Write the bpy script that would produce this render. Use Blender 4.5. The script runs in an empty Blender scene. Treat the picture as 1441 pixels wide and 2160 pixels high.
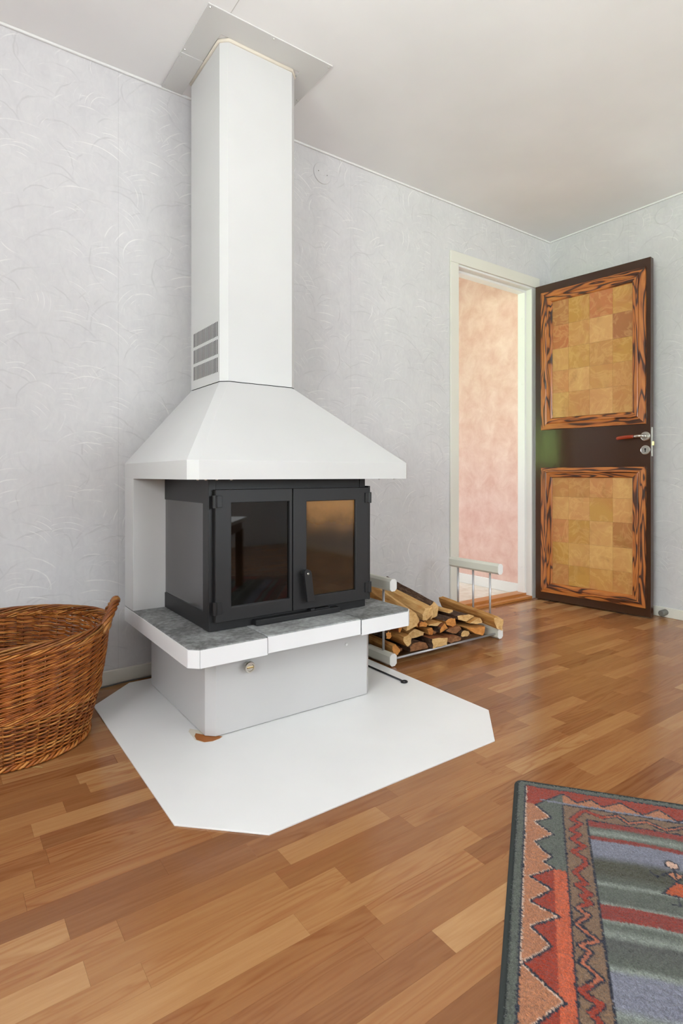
import bpy, bmesh, math, random
import numpy as np
from mathutils import Vector, Matrix
PI = math.pi
SC = bpy.context.scene
COL = SC.collection
rnd = random.Random(7)

# ------------------------------------------------------------------ camera
TH = 0.934
CAM = Vector((0.0, -2.362, 0.81))
cd = bpy.data.cameras.new('camera'); cam = bpy.data.objects.new('camera', cd); COL.objects.link(cam)
cam.location = CAM
cam.rotation_euler = (PI/2, 0, TH - PI/2)
cd.sensor_fit = 'VERTICAL'; cd.sensor_height = 36.0
cd.lens = 1206.25 * 36.0 / 2160.0
cd.shift_x = -(757.93 - 720.5) / 2160.0
cd.shift_y = (1003.39 - 1080.0) / 2160.0
cd.clip_start = 0.02
SC.camera = cam

# ------------------------------------------------------------------ world, lamps, exposure
w = bpy.data.worlds.new('sky'); SC.world = w; w.use_nodes = True
wn = w.node_tree.nodes; wl = w.node_tree.links
sky = wn.new('ShaderNodeTexSky'); sky.sky_type = 'HOSEK_WILKIE'; sky.turbidity = 4.0; sky.ground_albedo = 0.35
sky.sun_direction = Vector((-0.5, 0.55, 0.67)).normalized()
bg = wn['Background']; wl.new(sky.outputs[0], bg.inputs[0]); bg.inputs[1].default_value = 4.0

def area(name, loc, aim, sx, sy, power, col):
    l = bpy.data.lights.new(name, 'AREA'); l.shape = 'RECTANGLE'; l.size = sx; l.size_y = sy
    l.energy = power; l.color = col
    o = bpy.data.objects.new(name, l); COL.objects.link(o); o.location = loc
    o.rotation_euler = (Vector(aim) - Vector(loc)).to_track_quat('-Z', 'Y').to_euler()
    return o
area('rear_window_daylight', (2.2, -5.12, 1.45), (1.7, 0, 1.0), 2.1, 1.3, 90, (0.92, 0.95, 1.0))
area('side_window_daylight', (-1.72, -2.45, 1.45), (1.0, -1.6, 0.8), 1.7, 1.3, 126, (0.93, 0.95, 1.0))
area('hall_window_daylight', (2.3, 2.73, 1.0), (3.0, 0.4, 0.1), 1.0, 0.9, 74, (0.84, 0.93, 1.0))
area('hall_warm_fill', (2.3, 1.5, 2.30), (2.3, 1.5, 0), 0.3, 0.3, 1.5, (1.0, 0.74, 0.5))  # added warm fill for the upper hall wall, no fixture there
# added fill light beside the camera, aimed up to brighten the ceiling
fl_ = area('ceiling_bounce_fill', (0.2, -2.6, 1.05), (0.40, -2.1, 2.4), 0.6, 0.6, 18.5, (0.92, 0.95, 1.0)); fl_.data.spread = math.radians(125)
# sun from the far side of the house: lights the garden, reaches no window directly
sl = bpy.data.lights.new('sun', 'SUN'); sl.energy = 110; sl.angle = 0.01; sl.color = (1.0, 0.96, 0.9)
so = bpy.data.objects.new('sun', sl); COL.objects.link(so); so.rotation_euler = Vector((-0.72, -0.02, -0.69)).to_track_quat('-Z', 'Y').to_euler()
SC.view_settings.view_transform = 'Standard'
SC.view_settings.look = 'None'
SC.view_settings.gamma = 1.0
SC.view_settings.use_curve_mapping = False
SC.view_settings.exposure = 0.03

# ------------------------------------------------------------------ helpers
def srgb(r, g, b):
    f = lambda c: (c/255/12.92) if c/255 <= 0.04045 else ((c/255+0.055)/1.055)**2.4
    return (f(r), f(g), f(b), 1.0)

class Mat:
    def __init__(s, name, rough=0.5, metal=0.0, col=None, coat=0.0, spec=0.5):
        s.m = bpy.data.materials.new(name); s.m.use_nodes = True
        s.nt = s.m.node_tree; s.b = s.nt.nodes['Principled BSDF']; s.out = s.nt.nodes['Material Output']
        s.b.inputs['Roughness'].default_value = rough; s.b.inputs['Metallic'].default_value = metal
        s.b.inputs['Specular IOR Level'].default_value = spec
        if coat: s.b.inputs['Coat Weight'].default_value = coat; s.b.inputs['Coat Roughness'].default_value = 0.12
        if col: s.b.inputs['Base Color'].default_value = col
    def n(s, typ, out=0, ins=None, **props):
        nd = s.nt.nodes.new('ShaderNode' + typ)
        for k, v in props.items(): setattr(nd, k, v)
        for k, v in (ins or {}).items():
            if isinstance(v, bpy.types.NodeSocket): s.nt.links.new(v, nd.inputs[k])
            else: nd.inputs[k].default_value = v
        nd_out = nd.outputs[out]
        return nd_out
    def math(s, op, a, b=0.0, c=0.0, clamp=False):
        return s.n('Math', 0, {0: a, 1: b, 2: c}, operation=op, use_clamp=clamp)
    def vmath(s, op, a, b=(0, 0, 0), out=0):
        return s.n('VectorMath', out, {0: a, 1: b}, operation=op)
    def mix(s, fac, a, b, blend='MIX'):
        nd = s.nt.nodes.new('ShaderNodeMix'); nd.data_type = 'RGBA'; nd.blend_type = blend
        for k, v in ((0, fac), (6, a), (7, b)):
            if isinstance(v, bpy.types.NodeSocket): s.nt.links.new(v, nd.inputs[k])
            else: nd.inputs[k].default_value = v
        return nd.outputs[2]
    def ramp(s, fac, stops, interp='LINEAR'):
        nd = s.nt.nodes.new('ShaderNodeValToRGB'); cr = nd.color_ramp; cr.interpolation = interp
        while len(cr.elements) < len(stops): cr.elements.new(0.5)
        for e, (p, c) in zip(cr.elements, stops): e.position = p; e.color = c
        s.nt.links.new(fac, nd.inputs[0]); return nd.outputs[0]
    def maprange(s, v, a, b, c=0.0, d=1.0, smooth=False):
        nd = s.nt.nodes.new('ShaderNodeMapRange'); nd.interpolation_type = 'SMOOTHSTEP' if smooth else 'LINEAR'
        s.nt.links.new(v, nd.inputs[0])
        for i, x in zip((1, 2, 3, 4), (a, b, c, d)): nd.inputs[i].default_value = x
        return nd.outputs[0]
    def noise(s, vec, scale, detail=3, rough=0.5, dist=0.0, out=0):
        return s.n('TexNoise', out, {'Vector': vec, 'Scale': scale, 'Detail': detail, 'Roughness': rough, 'Distortion': dist})
    def obj(s): return s.n('TexCoord', 3)
    def mapping(s, vec, scale=(1, 1, 1), loc=(0, 0, 0)):
        return s.n('Mapping', 0, {'Vector': vec, 'Scale': scale, 'Location': loc})
    def orand(s): return s.n('ObjectInfo', 5)
    def base(s, c): s.nt.links.new(c, s.b.inputs['Base Color'])
    def rough(s, c): s.nt.links.new(c, s.b.inputs['Roughness'])
    def bump(s, h, strength=0.3, dist=0.002):
        o = s.n('Bump', 0, {'Height': h, 'Strength': strength, 'Distance': dist}); s.nt.links.new(o, s.b.inputs['Normal'])

def box(bm, x0, x1, y0, y1, z0, z1, mi=0):
    v = [bm.verts.new((x, y, z)) for x in (x0, x1) for y in (y0, y1) for z in (z0, z1)]
    for f in ((0, 1, 3, 2), (4, 6, 7, 5), (0, 4, 5, 1), (2, 3, 7, 6), (0, 2, 6, 4), (1, 5, 7, 3)):
        bm.faces.new([v[i] for i in f]).material_index = mi
    return v
def prism(bm, poly, z0, z1, poly2=None, caps=True, mi=0):
    a = [bm.verts.new((x, y, z0)) for x, y in poly]; b = [bm.verts.new((x, y, z1)) for x, y in (poly2 or poly)]
    n = len(a)
    for i in range(n): bm.faces.new((a[i], a[(i+1) % n], b[(i+1) % n], b[i])).material_index = mi
    if caps: bm.faces.new(a[::-1]).material_index = mi; bm.faces.new(b).material_index = mi
    return a, b
def tube(bm, pts, r, n=8, closed=False, caps=True, mi=0):
    pts = [Vector(p) for p in pts]; N = len(pts); rings = []; prev = None
    for i, p in enumerate(pts):
        if closed: t = pts[(i+1) % N] - pts[i-1]
        else: t = pts[min(i+1, N-1)] - pts[max(i-1, 0)]
        t.normalize()
        if prev is None:
            a = Vector((0, 0, 1)) if abs(t.z) < 0.9 else Vector((1, 0, 0)); u = a.cross(t).normalized()
        else:
            u = (prev - t*prev.dot(t)).normalized()
        prev = u; v = t.cross(u); rr = r[i] if isinstance(r, (list, tuple)) else r
        rings.append([bm.verts.new(p + (u*math.cos(2*PI*k/n) + v*math.sin(2*PI*k/n))*rr) for k in range(n)])
    for i in range(N if closed else N-1):
        A, B = rings[i], rings[(i+1) % N]
        for k in range(n):
            f = bm.faces.new((A[k], A[(k+1) % n], B[(k+1) % n], B[k])); f.smooth = True; f.material_index = mi
    if caps and not closed:
        bm.faces.new(rings[0][::-1]).material_index = mi; bm.faces.new(rings[-1]).material_index = mi
    return rings
def disc(bm, c, axis, prof, n=24, mi=0):      # lathe: prof = [(along, radius)...]
    c = Vector(c); ax = Vector(axis).normalized(); a = Vector((0, 0, 1)) if abs(ax.z) < 0.9 else Vector((1, 0, 0))
    u = a.cross(ax).normalized(); v = ax.cross(u)
    rings = [[bm.verts.new(c + ax*h + (u*math.cos(2*PI*k/n) + v*math.sin(2*PI*k/n))*r) for k in range(n)] for h, r in prof]
    for A, B in zip(rings, rings[1:]):
        for k in range(n): bm.faces.new((A[k], A[(k+1) % n], B[(k+1) % n], B[k])).material_index = mi
    bm.faces.new(rings[0][::-1]).material_index = mi; bm.faces.new(rings[-1]).material_index = mi
def rect_frame(bm, u0, u1, z0, z1, hu0, hu1, hz0, hz1, y0, y1):   # slab in the x-z plane with a rectangular hole
    O = [(u0, z0), (u1, z0), (u1, z1), (u0, z1)]; I = [(hu0, hz0), (hu1, hz0), (hu1, hz1), (hu0, hz1)]
    vs = {}
    for nm, L in (('o', O), ('i', I)):
        for k, (x, z) in enumerate(L):
            for yy, y in (('a', y0), ('b', y1)): vs[nm, k, yy] = bm.verts.new((x, y, z))
    for k in range(4):
        j = (k+1) % 4
        bm.faces.new((vs['o', k, 'a'], vs['o', j, 'a'], vs['i', j, 'a'], vs['i', k, 'a']))
        bm.faces.new((vs['o', k, 'b'], vs['i', k, 'b'], vs['i', j, 'b'], vs['o', j, 'b']))
        bm.faces.new((vs['o', k, 'a'], vs['o', k, 'b'], vs['o', j, 'b'], vs['o', j, 'a']))
        bm.faces.new((vs['i', k, 'a'], vs['i', j, 'a'], vs['i', j, 'b'], vs['i', k, 'b']))

def wloc(o):
    v = Vector((0, 0, 0))
    while o: v += o.location; o = o.parent
    return v
def obj(name, bm, mats, parent=None, origin=None, local=False, bevel=0.0, seg=2, normals=True):
    """one mesh object; vertices are given in world metres unless local"""
    me = bpy.data.meshes.new(name)
    if normals: bmesh.ops.recalc_face_normals(bm, faces=bm.faces)
    off = Vector((0, 0, 0))
    if parent is not None and not local: off = wloc(parent)
    if origin is not None: off = off*0 + Vector(origin) if parent is None else Vector(origin)
    if off.length: bmesh.ops.translate(bm, vec=-off, verts=bm.verts)
    bm.to_mesh(me); bm.free()
    for m in (mats if isinstance(mats, (list, tuple)) else [mats]): me.materials.append(m.m)
    o = bpy.data.objects.new(name, me); COL.objects.link(o)
    if parent is not None:
        o.parent = parent
        if origin is not None: o.location = Vector(origin) - wloc(parent)
    elif origin is not None: o.location = origin
    if bevel:
        b = o.modifiers.new('bevel', 'BEVEL'); b.width = bevel; b.segments = seg; b.limit_method = 'ANGLE'; b.angle_limit = math.radians(25)
        b.harden_normals = True
        for p in me.polygons: p.use_smooth = True
    return o
def BM(): return bmesh.new()
def thing(name, loc, label=None, cat=None, group=None, kind=None, rz=0.0):
    o = bpy.data.objects.new(name, None); COL.objects.link(o); o.location = loc; o.rotation_euler = (0, 0, rz)
    o.empty_display_size = 0.1
    return tag(o, label, cat, group, kind)
def tag(o, label=None, cat=None, group=None, kind=None):
    if label: o['label'] = label
    if cat: o['category'] = cat
    if group: o['group'] = group
    if kind: o['kind'] = kind
    return o
def bx(name, x0, x1, y0, y1, z0, z1, m, parent=None, bevel=0.0, **k):
    bm = BM(); box(bm, x0, x1, y0, y1, z0, z1); return obj(name, bm, m, parent, bevel=bevel, **k)
def chamf(x0, x1, yf, yb, c):                 # outline with the two front corners cut, counter-clockwise
    return [(x0+c, yf), (x1-c, yf), (x1, yf+c), (x1, yb), (x0, yb), (x0, yf+c)]

# ------------------------------------------------------------------ materials
def wallpaper():
    m = Mat('wallpaper', 0.62, spec=0.25)
    g = m.obj(); sp = m.nt.nodes.new('ShaderNodeSeparateXYZ'); m.nt.links.new(g, sp.inputs[0])
    h = m.math('ADD', sp.outputs[0], sp.outputs[1])
    p = m.n('CombineXYZ', 0, {0: h, 1: sp.outputs[2], 2: 0.0})
    def arcs(scale, seed, freq, lo, thr=0.965):
        q = m.mapping(p, (scale, scale, 1), (seed, seed*1.7, 0))
        vn = m.nt.nodes.new('ShaderNodeTexVoronoi'); vn.voronoi_dimensions = '2D'; m.nt.links.new(q, vn.inputs['Vector']); vn.inputs['Scale'].default_value = 1.0
        loc = m.vmath('SUBTRACT', q, vn.outputs['Position'])
        jit = m.vmath('MULTIPLY', m.vmath('SUBTRACT', vn.outputs['Color'], (0.5, 0.1, 0.5)), (0.9, 1.1, 0.0))
        loc = m.vmath('ADD', loc, jit)
        r = m.vmath('LENGTH', loc, out=1)
        wob = m.noise(q, 2.3, 2)
        ph = m.math('ADD', m.math('MULTIPLY', r, freq), m.math('MULTIPLY', wob, 2.5))
        line = m.maprange(m.math('SINE', ph), thr, 1.0, 0, 1, True)
        fade = m.maprange(vn.outputs['Distance'], 0.62, 0.2, 0, 1, True)
        gate = m.maprange(m.noise(m.mapping(q, (1, 1, 1), (seed*3, 5, 0)), 1.9, 2, 0.6), lo, lo+0.18, 0, 1, True)
        return m.math('MULTIPLY', m.math('MULTIPLY', m.math('MULTIPLY', line, fade), gate), m.maprange(r, 0.2, 0.4, 0, 1, True))
    d1 = arcs(4.2, 3.1, 16, 0.40); d2 = arcs(5.6, 17.7, 14, 0.42); d3 = arcs(4.9, 27.7, 15, 0.41)
    l1 = arcs(4.7, 41.3, 34, 0.46, 0.9); l2 = arcs(6.5, 71.0, 48, 0.47, 0.85)
    dark = m.math('MAXIMUM', m.math('MAXIMUM', d1, d2), d3); light = m.math('MAXIMUM', l1, l2)
    cloud = m.maprange(m.math('ADD', m.math('MULTIPLY', m.noise(p, 6.0, 5, 0.65), 0.55), m.math('MULTIPLY', m.noise(m.mapping(p, (1, 0.5, 1)), 45.0, 4, 0.6, 1.0), 0.45)), 0.36, 0.64)
    c = m.mix(cloud, srgb(205, 204, 205), srgb(215, 214, 214))
    c = m.mix(m.math('MULTIPLY', dark, 0.52), c, srgb(190, 189, 189)); c = m.mix(m.math('MULTIPLY', light, 0.6), c, srgb(240, 239, 236))
    seam = m.maprange(m.math('ABSOLUTE', m.math('SUBTRACT', m.math('FRACT', m.math('DIVIDE', m.math('ADD', h, 0.267+5.6), 0.56)), 0.5)), 0.0, 0.0024, 0.35, 0.0)
    c = m.mix(seam, c, srgb(150, 150, 150)); m.base(c)
    m.bump(m.math('ADD', m.math('SUBTRACT', light, m.math('MULTIPLY', dark, 1.0)), m.math('MULTIPLY', m.noise(p, 300, 2), 0.3)), 0.12, 0.001)
    return m
def speckle_white(name, col, rough, bumps=0.05, scale=180, spec=0.5):
    m = Mat(name, rough, spec=spec); g = m.obj()
    n = m.noise(g, 3.0, 3); c2 = tuple(x*0.95 for x in col[:3]) + (1,)
    m.base(m.mix(m.maprange(n, 0.3, 0.7), c2, col)); m.bump(m.noise(g, scale, 2), bumps, 0.0006)
    return m
WALL = wallpaper()
CEIL = speckle_white('ceiling_paint', srgb(241, 240, 239), 0.75, 0.08, 260, 0.3)
LACQ = speckle_white('white_lacquered_steel', srgb(206, 205, 204), 0.38, 0.03, 500)
PLATE = speckle_white('white_floor_plate', srgb(240, 240, 239), 0.36, 0.03, 300)
PLATEW = speckle_white('grey_white_plate_paint', srgb(212, 211, 208), 0.45, 0.03)
TRIM = speckle_white('cream_trim_paint', srgb(226, 224, 213), 0.4, 0.03)
TRIMW = speckle_white('white_trim_paint', srgb(235, 235, 232), 0.4, 0.03)
RACKP = speckle_white('cream_rack_lacquer', srgb(222, 221, 208), 0.4, 0.03)
def simple(name, c, rough, metal=0.0, **k): return Mat(name, rough, metal, srgb(*c), **k)
BLACK = speckle_white('black_stove_steel', srgb(26, 26, 27), 0.42, 0.1, 900)
DOORBLK = speckle_white('charcoal_stove_door', srgb(31, 31, 32), 0.45, 0.1, 900)
DARK = simple('dark_cavity', (22, 20, 19), 0.9)
ALU = simple('brushed_aluminium', (188, 188, 190), 0.35, 0.6)
NICKEL = simple('satin_nickel', (205, 203, 195), 0.28, 1.0)
BRASS = simple('worn_brass', (190, 165, 110), 0.3, 1.0)
RUBBER = simple('grey_rubber', (105, 104, 98), 0.6)
IRON = simple('black_iron', (34, 33, 33), 0.5, 0.3)
CABLE = simple('grey_cable', (95, 97, 95), 0.5)
REDWOOD = simple('red_lacquered_wood', (150, 50, 22), 0.25, coat=0.5)
HOLE = simple('keyhole_black', (10, 10, 10), 0.9)
SILIC = simple('cream_sealant', (214, 205, 190), 0.5)
PATCH = simple('scorched_brown_patch', (165, 98, 40), 0.6)
BROWN = Mat('dark_brown_gloss_paint', 0.16, spec=0.5, col=srgb(62, 40, 27))
BROWN.bump(BROWN.noise(BROWN.mapping(BROWN.obj(), (40, 40, 14)), 1.0, 3), 0.10, 0.004)

def stone():
    m = Mat('grey_concrete_slab', 0.7); g = m.obj()
    a = m.maprange(m.noise(g, 9, 5, 0.65), 0.3, 0.7); b = m.maprange(m.noise(g, 60, 4, 0.6), 0.35, 0.65)
    c = m.ramp(m.math('ADD', m.math('ADD', m.math('MULTIPLY', a, 0.6), m.math('MULTIPLY', b, 0.4)), m.math('MULTIPLY', m.math('SUBTRACT', m.orand(), 0.5), 0.35)), [(0.1, srgb(92, 92, 91)), (0.5, srgb(132, 133, 132)), (0.95, srgb(168, 171, 170))])
    m.base(c); m.bump(m.noise(g, 160, 4), 0.35, 0.0015); return m
STONE = stone()
FACE = speckle_white('white_painted_concrete', srgb(230, 230, 231), 0.5, 0.25, 140)

def plankmat(name, island):
    m = Mat(name, 0.26, spec=0.5)
    g = m.obj()
    r = m.n('NewGeometry', 8) if island else m.orand()
    g2 = m.vmath('ADD', g, m.vmath('MULTIPLY', m.n('CombineXYZ', 0, {0: r, 1: r, 2: r}), (37.0, 91.0, 13.0)))
    r2 = m.math('FRACT', m.math('MULTIPLY', r, 17.31))
    base = m.ramp(r, [(0.0, srgb(136, 90, 54)), (0.15, srgb(150, 102, 62)), (0.5, srgb(160, 112, 69)), (0.75, srgb(169, 122, 77)), (0.9, srgb(181, 137, 90)), (1.0, srgb(190, 148, 102))])
    fine = m.noise(m.mapping(g2, (7, 110, 1)), 1.0, 4, 0.6)
    broad = m.noise(m.mapping(g2, (2.2, 22, 1)), 1.0, 2, 0.5, 0.6)
    cath = m.math('FRACT', m.math('MULTIPLY', broad, 7.0))
    cath = m.maprange(m.math('ABSOLUTE', m.math('SUBTRACT', cath, 0.5)), 0.0, 0.5, 1.0, 0.0)
    cath = m.math('MULTIPLY', m.math('POWER', cath, 2.0), m.maprange(r2, 0.3, 0.9, 0.10, 0.6))
    c = m.mix(m.maprange(fine, 0.35, 0.7, 0.0, 0.30), base, m.mix(1.0, base, srgb(205, 165, 135), 'MULTIPLY'))
    c = m.mix(cath, c, m.mix(1.0, base, srgb(205, 160, 130), 'MULTIPLY'))
    c = m.mix(m.maprange(broad, 0.55, 0.8, 0.0, 0.35), c, srgb(150, 90, 55))
    m.base(c)
    m.rough(m.maprange(fine, 0.2, 0.8, 0.17, 0.24)); m.bump(fine, 0.05, 0.0006)
    return m
PLANK = plankmat('laminate_strip', False); PLANKS = plankmat('laminate_strip_far', True)
GROUT = simple('floor_joint', (96, 62, 38), 0.6)

def figured(name, axis):
    m = Mat(name, 0.35, coat=0.25); g = m.obj()
    r = m.orand(); g2 = m.vmath('ADD', g, m.vmath('MULTIPLY', m.n('CombineXYZ', 0, {0: r, 1: r, 2: r}), (9.0, 23.0, 31.0)))
    sc = (2.2, 10, 17) if axis == 'x' else (17, 10, 2.2)
    nz = m.noise(m.mapping(g2, sc), 1.0, 2, 0.45, 0.5)
    rings = m.math('ABSOLUTE', m.math('SUBTRACT', m.math('FRACT', m.math('MULTIPLY', nz, 8.0)), 0.5))
    c = m.ramp(rings, [(0.04, srgb(46, 26, 14)), (0.13, srgb(84, 44, 20)), (0.2, srgb(166, 94, 40)), (0.5, srgb(190, 118, 54))])
    fib = m.noise(m.mapping(g2, tuple(4*s for s in sc)), 1.0, 4)
    c = m.mix(m.maprange(fib, 0.4, 0.7, 0, 0.35), c, srgb(120, 62, 28)); m.base(c); m.bump(rings, 0.15, 0.0008); return m
FIGX = figured('figured_pine_rail', 'x'); FIGZ = figured('figured_pine_stile', 'z')

def tilemat():
    m = Mat('marbled_ochre_tile', 0.3, coat=0.2); g = m.obj(); r = m.orand()
    g2 = m.vmath('ADD', g, m.vmath('MULTIPLY', m.n('CombineXYZ', 0, {0: r, 1: r, 2: r}), (17.0, 29.0, 43.0)))
    base = m.ramp(r, [(0.0, srgb(160, 104, 62)), (0.25, srgb(192, 142, 78)), (0.5, srgb(182, 136, 62)), (0.7, srgb(206, 160, 98)), (0.85, srgb(182, 112, 66)), (1.0, srgb(168, 100, 60))])
    a = m.noise(g2, 8, 5, 0.6, 1.2); v = m.math('ABSOLUTE', m.math('SUBTRACT', a, 0.5))
    c = m.mix(m.maprange(v, 0.0, 0.06, 0.28, 0.0), base, srgb(226, 186, 120))
    c = m.mix(m.maprange(m.noise(g2, 7, 3, 0.5, 0.8), 0.45, 0.75, 0, 0.5), c, srgb(176, 108, 66))
    c = m.mix(m.maprange(m.noise(g2, 10, 3, 0.5, 0.8), 0.25, 0.42, 0.42, 0), c, srgb(148, 106, 48)); m.base(c); return m
TILE = tilemat()
def pinkwall():
    m = Mat('pink_sponged_wallpaper', 0.7, spec=0.2); g = m.obj()
    a = m.maprange(m.noise(m.mapping(g, (1, 1, 1.0)), 9, 5, 0.65, 0.4), 0.32, 0.68)
    m.base(m.mix(a, srgb(216, 174, 160), srgb(232, 202, 190))); return m
PINK = pinkwall()
def oak():
    m = Mat('oak_threshold', 0.35); g = m.obj(); n = m.noise(m.mapping(g, (4, 60, 60)), 1.0, 4)
    m.base(m.mix(n, srgb(176, 108, 50), srgb(208, 144, 80))); return m
OAK = oak()
def vinyl():
    m = Mat('pale_hall_vinyl', 0.4); g = m.obj(); n = m.noise(g, 12, 5, 0.7)
    m.base(m.mix(m.maprange(n, 0.35, 0.65), srgb(214, 200, 182), srgb(234, 226, 214))); return m
VINYL = vinyl()

def glass(name, tint, refl_rough, haze, hazecol, grad=False):
    """stove glass: tinted, sooted and reflecting"""
    m = Mat(name); nt = m.nt; nt.nodes.remove(m.b)
    tr = nt.nodes.new('ShaderNodeBsdfTransparent'); tr.inputs[0].default_value = tint
    df = nt.nodes.new('ShaderNodeBsdfDiffuse'); gl = nt.nodes.new('ShaderNodeBsdfGlossy'); gl.inputs['Roughness'].default_value = refl_rough
    g = m.obj(); df.inputs[0].default_value = hazecol
    mx = nt.nodes.new('ShaderNodeMixShader')
    soot = m.noise(g, 14, 4, 0.6)
    if grad:
        sp = nt.nodes.new('ShaderNodeSeparateXYZ'); nt.links.new(g, sp.inputs[0])
        up = m.maprange(m.math('ADD', sp.outputs[2], m.math('MULTIPLY', m.math('SUBTRACT', soot, 0.5), 0.07)), 0.55, 0.73, 0, 1, True)
        up = m.math('POWER', up, 1.6)  # warm glow painted as amber haze, stronger towards the top
        nt.links.new(m.math('ADD', m.math('MULTIPLY', up, haze), m.math('MULTIPLY', soot, 0.08)), mx.inputs[0])
    else:
        nt.links.new(m.maprange(soot, 0.3, 0.7, haze*0.6, haze), mx.inputs[0])
    nt.links.new(tr.outputs[0], mx.inputs[1]); nt.links.new(df.outputs[0], mx.inputs[2])
    fr = nt.nodes.new('ShaderNodeFresnel'); fr.inputs[0].default_value = 1.55
    m2 = nt.nodes.new('ShaderNodeMixShader'); nt.links.new(m.math('MULTIPLY', fr.outputs[0], 1.6), m2.inputs[0])
    nt.links.new(mx.outputs[0], m2.inputs[1]); nt.links.new(gl.outputs[0], m2.inputs[2]); nt.links.new(m2.outputs[0], m.out.inputs[0])
    return m
GLASS_L = glass('clear_stove_glass', (0.24, 0.20, 0.17, 1), 0.03, 0.04, srgb(60, 52, 42))
GLASS_R = glass('amber_sooted_glow_glass', (0.26, 0.19, 0.13, 1), 0.06, 0.75, srgb(176, 126, 68), True)
GLASS_S = glass('dusty_side_glass', (0.25, 0.24, 0.24, 1), 0.12, 0.5, srgb(96, 93, 94))
GLASS_W = glass('window_glass', (0.95, 0.97, 0.96, 1), 0.0, 0.0, srgb(255, 255, 255))
def brickm():
    m = Mat('firebrick', 0.9); g = m.obj(); m.base(m.mix(m.noise(g, 9, 4), srgb(60, 46, 34), srgb(168, 128, 88))); return m
FBRICK = brickm()

def woodm(name, c1, c2, c3, scale=(70, 6, 70)):
    m = Mat(name, 0.75, spec=0.25); g = m.obj(); r = m.orand()
    g2 = m.vmath('ADD', g, m.vmath('MULTIPLY', m.n('CombineXYZ', 0, {0: r, 1: r, 2: r}), (7.0, 3.0, 11.0)))
    n = m.noise(m.mapping(g2, scale), 1.0, 4, 0.6); b = m.noise(g2, 14, 3)
    c = m.mix(m.maprange(n, 0.3, 0.7), c1, c2); c = m.mix(m.maprange(b, 0.52, 0.72, 0, 0.7), c, c3); m.base(c)
    m.bump(n, 0.5, 0.003); return m
W_PALE = woodm('split_birch_pale', srgb(186, 140, 82), srgb(222, 182, 122), srgb(190, 128, 66))
W_YEL = woodm('split_wood_honey', srgb(164, 112, 56), srgb(205, 155, 90), srgb(150, 92, 44))
W_RED = woodm('split_alder_red', srgb(120, 70, 40), srgb(160, 100, 62), srgb(90, 52, 32))
def endm(name, c1, c2, c3):
    m = Mat(name, 0.8, spec=0.2); g = m.obj(); r = m.orand()
    g2 = m.vmath('ADD', g, m.vmath('MULTIPLY', m.n('CombineXYZ', 0, {0: r, 1: r, 2: r}), (7.0, 3.0, 11.0)))
    n = m.noise(m.mapping(g2, (60, 60, 140)), 1.0, 4, 0.7); b = m.noise(g2, 30, 4, 0.6)
    c = m.mix(m.maprange(n, 0.35, 0.65), c1, c2); c = m.mix(m.maprange(b, 0.5, 0.7, 0, 0.7), c, c3); m.base(c)
    m.bump(b, 0.5, 0.004); return m
E_PALE = endm('cut_end_pale', srgb(208, 166, 106), srgb(228, 192, 136), srgb(184, 132, 74))
E_ORG = endm('cut_end_orange', srgb(196, 128, 62), srgb(216, 152, 84), srgb(160, 96, 46))
E_BRN = endm('cut_end_brown', srgb(128, 88, 58), srgb(156, 110, 74), srgb(96, 62, 40))
def barkm():
    m = Mat('bark', 0.9, spec=0.2); g = m.obj(); v = m.noise(m.mapping(g, (60, 24, 60)), 1.0, 5, 0.7, 0.6)
    m.base(m.ramp(v, [(0.3, srgb(38, 28, 23)), (0.5, srgb(84, 62, 48)), (0.7, srgb(122, 100, 84))])); m.bump(v, 1.0, 0.008); return m
BARK = barkm()
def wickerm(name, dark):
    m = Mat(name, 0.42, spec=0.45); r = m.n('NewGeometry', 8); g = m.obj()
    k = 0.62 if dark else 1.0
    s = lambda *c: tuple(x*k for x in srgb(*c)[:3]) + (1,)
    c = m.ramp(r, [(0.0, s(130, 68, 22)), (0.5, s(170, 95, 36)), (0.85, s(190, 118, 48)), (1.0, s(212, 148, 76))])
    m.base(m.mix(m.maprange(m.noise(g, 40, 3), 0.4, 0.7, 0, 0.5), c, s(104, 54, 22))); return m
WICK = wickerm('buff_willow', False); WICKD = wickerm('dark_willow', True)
STRAW = simple('straw', (205, 175, 110), 0.7)
# ------------------------------------------------------------------ the room shell
XR, H = 3.363, 2.40
XL, YB = -1.6, -5.0
ST = 'structure'
# doorway in the back wall
DX0, DX1, DZ = 2.455, 3.20, 2.062
bm = BM()
box(bm, XL-0.1, DX0, 0, 0.1, 0, H); box(bm, DX1, XR+0.1, 0, 0.1, 0, H); box(bm, DX0, DX1, 0, 0.1, DZ, H)
tag(obj('wall_back', bm, WALL, normals=True), kind=ST)
tag(bx('wall_right', XR, XR+0.1, YB-0.1, 0, 0, H, WALL), kind=ST)
def wall_hole(name, axis, p0, p1, a0, a1, w0, w1, z0, z1, m):
    bm = BM()
    for (s0, s1, q0, q1) in ((a0, w0, 0, H), (w1, a1, 0, H), (w0, w1, 0, z0), (w0, w1, z1, H)):
        if axis == 'y': box(bm, s0, s1, p0, p1, q0, q1)
        else: box(bm, p0, p1, s0, s1, q0, q1)
    return tag(obj(name, bm, m), kind=ST)
wall_hole('wall_rear', 'y', YB-0.1, YB, XL-0.1, XR, 1.15, 3.25, 0.80, 2.10, WALL)
wall_hole('wall_left', 'x', XL-0.1, XL, YB, 0, -3.3, -1.6, 0.80, 2.10, WALL)
tag(bx('ceiling', XL-0.1, XR+0.1, YB-0.1, 0.1, H, H+0.08, CEIL), kind=ST)
floor = tag(bx('floor', XL-0.1, XR+0.1, YB-0.1, 0.0, -0.06, -0.009, GROUT), kind=ST)
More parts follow.
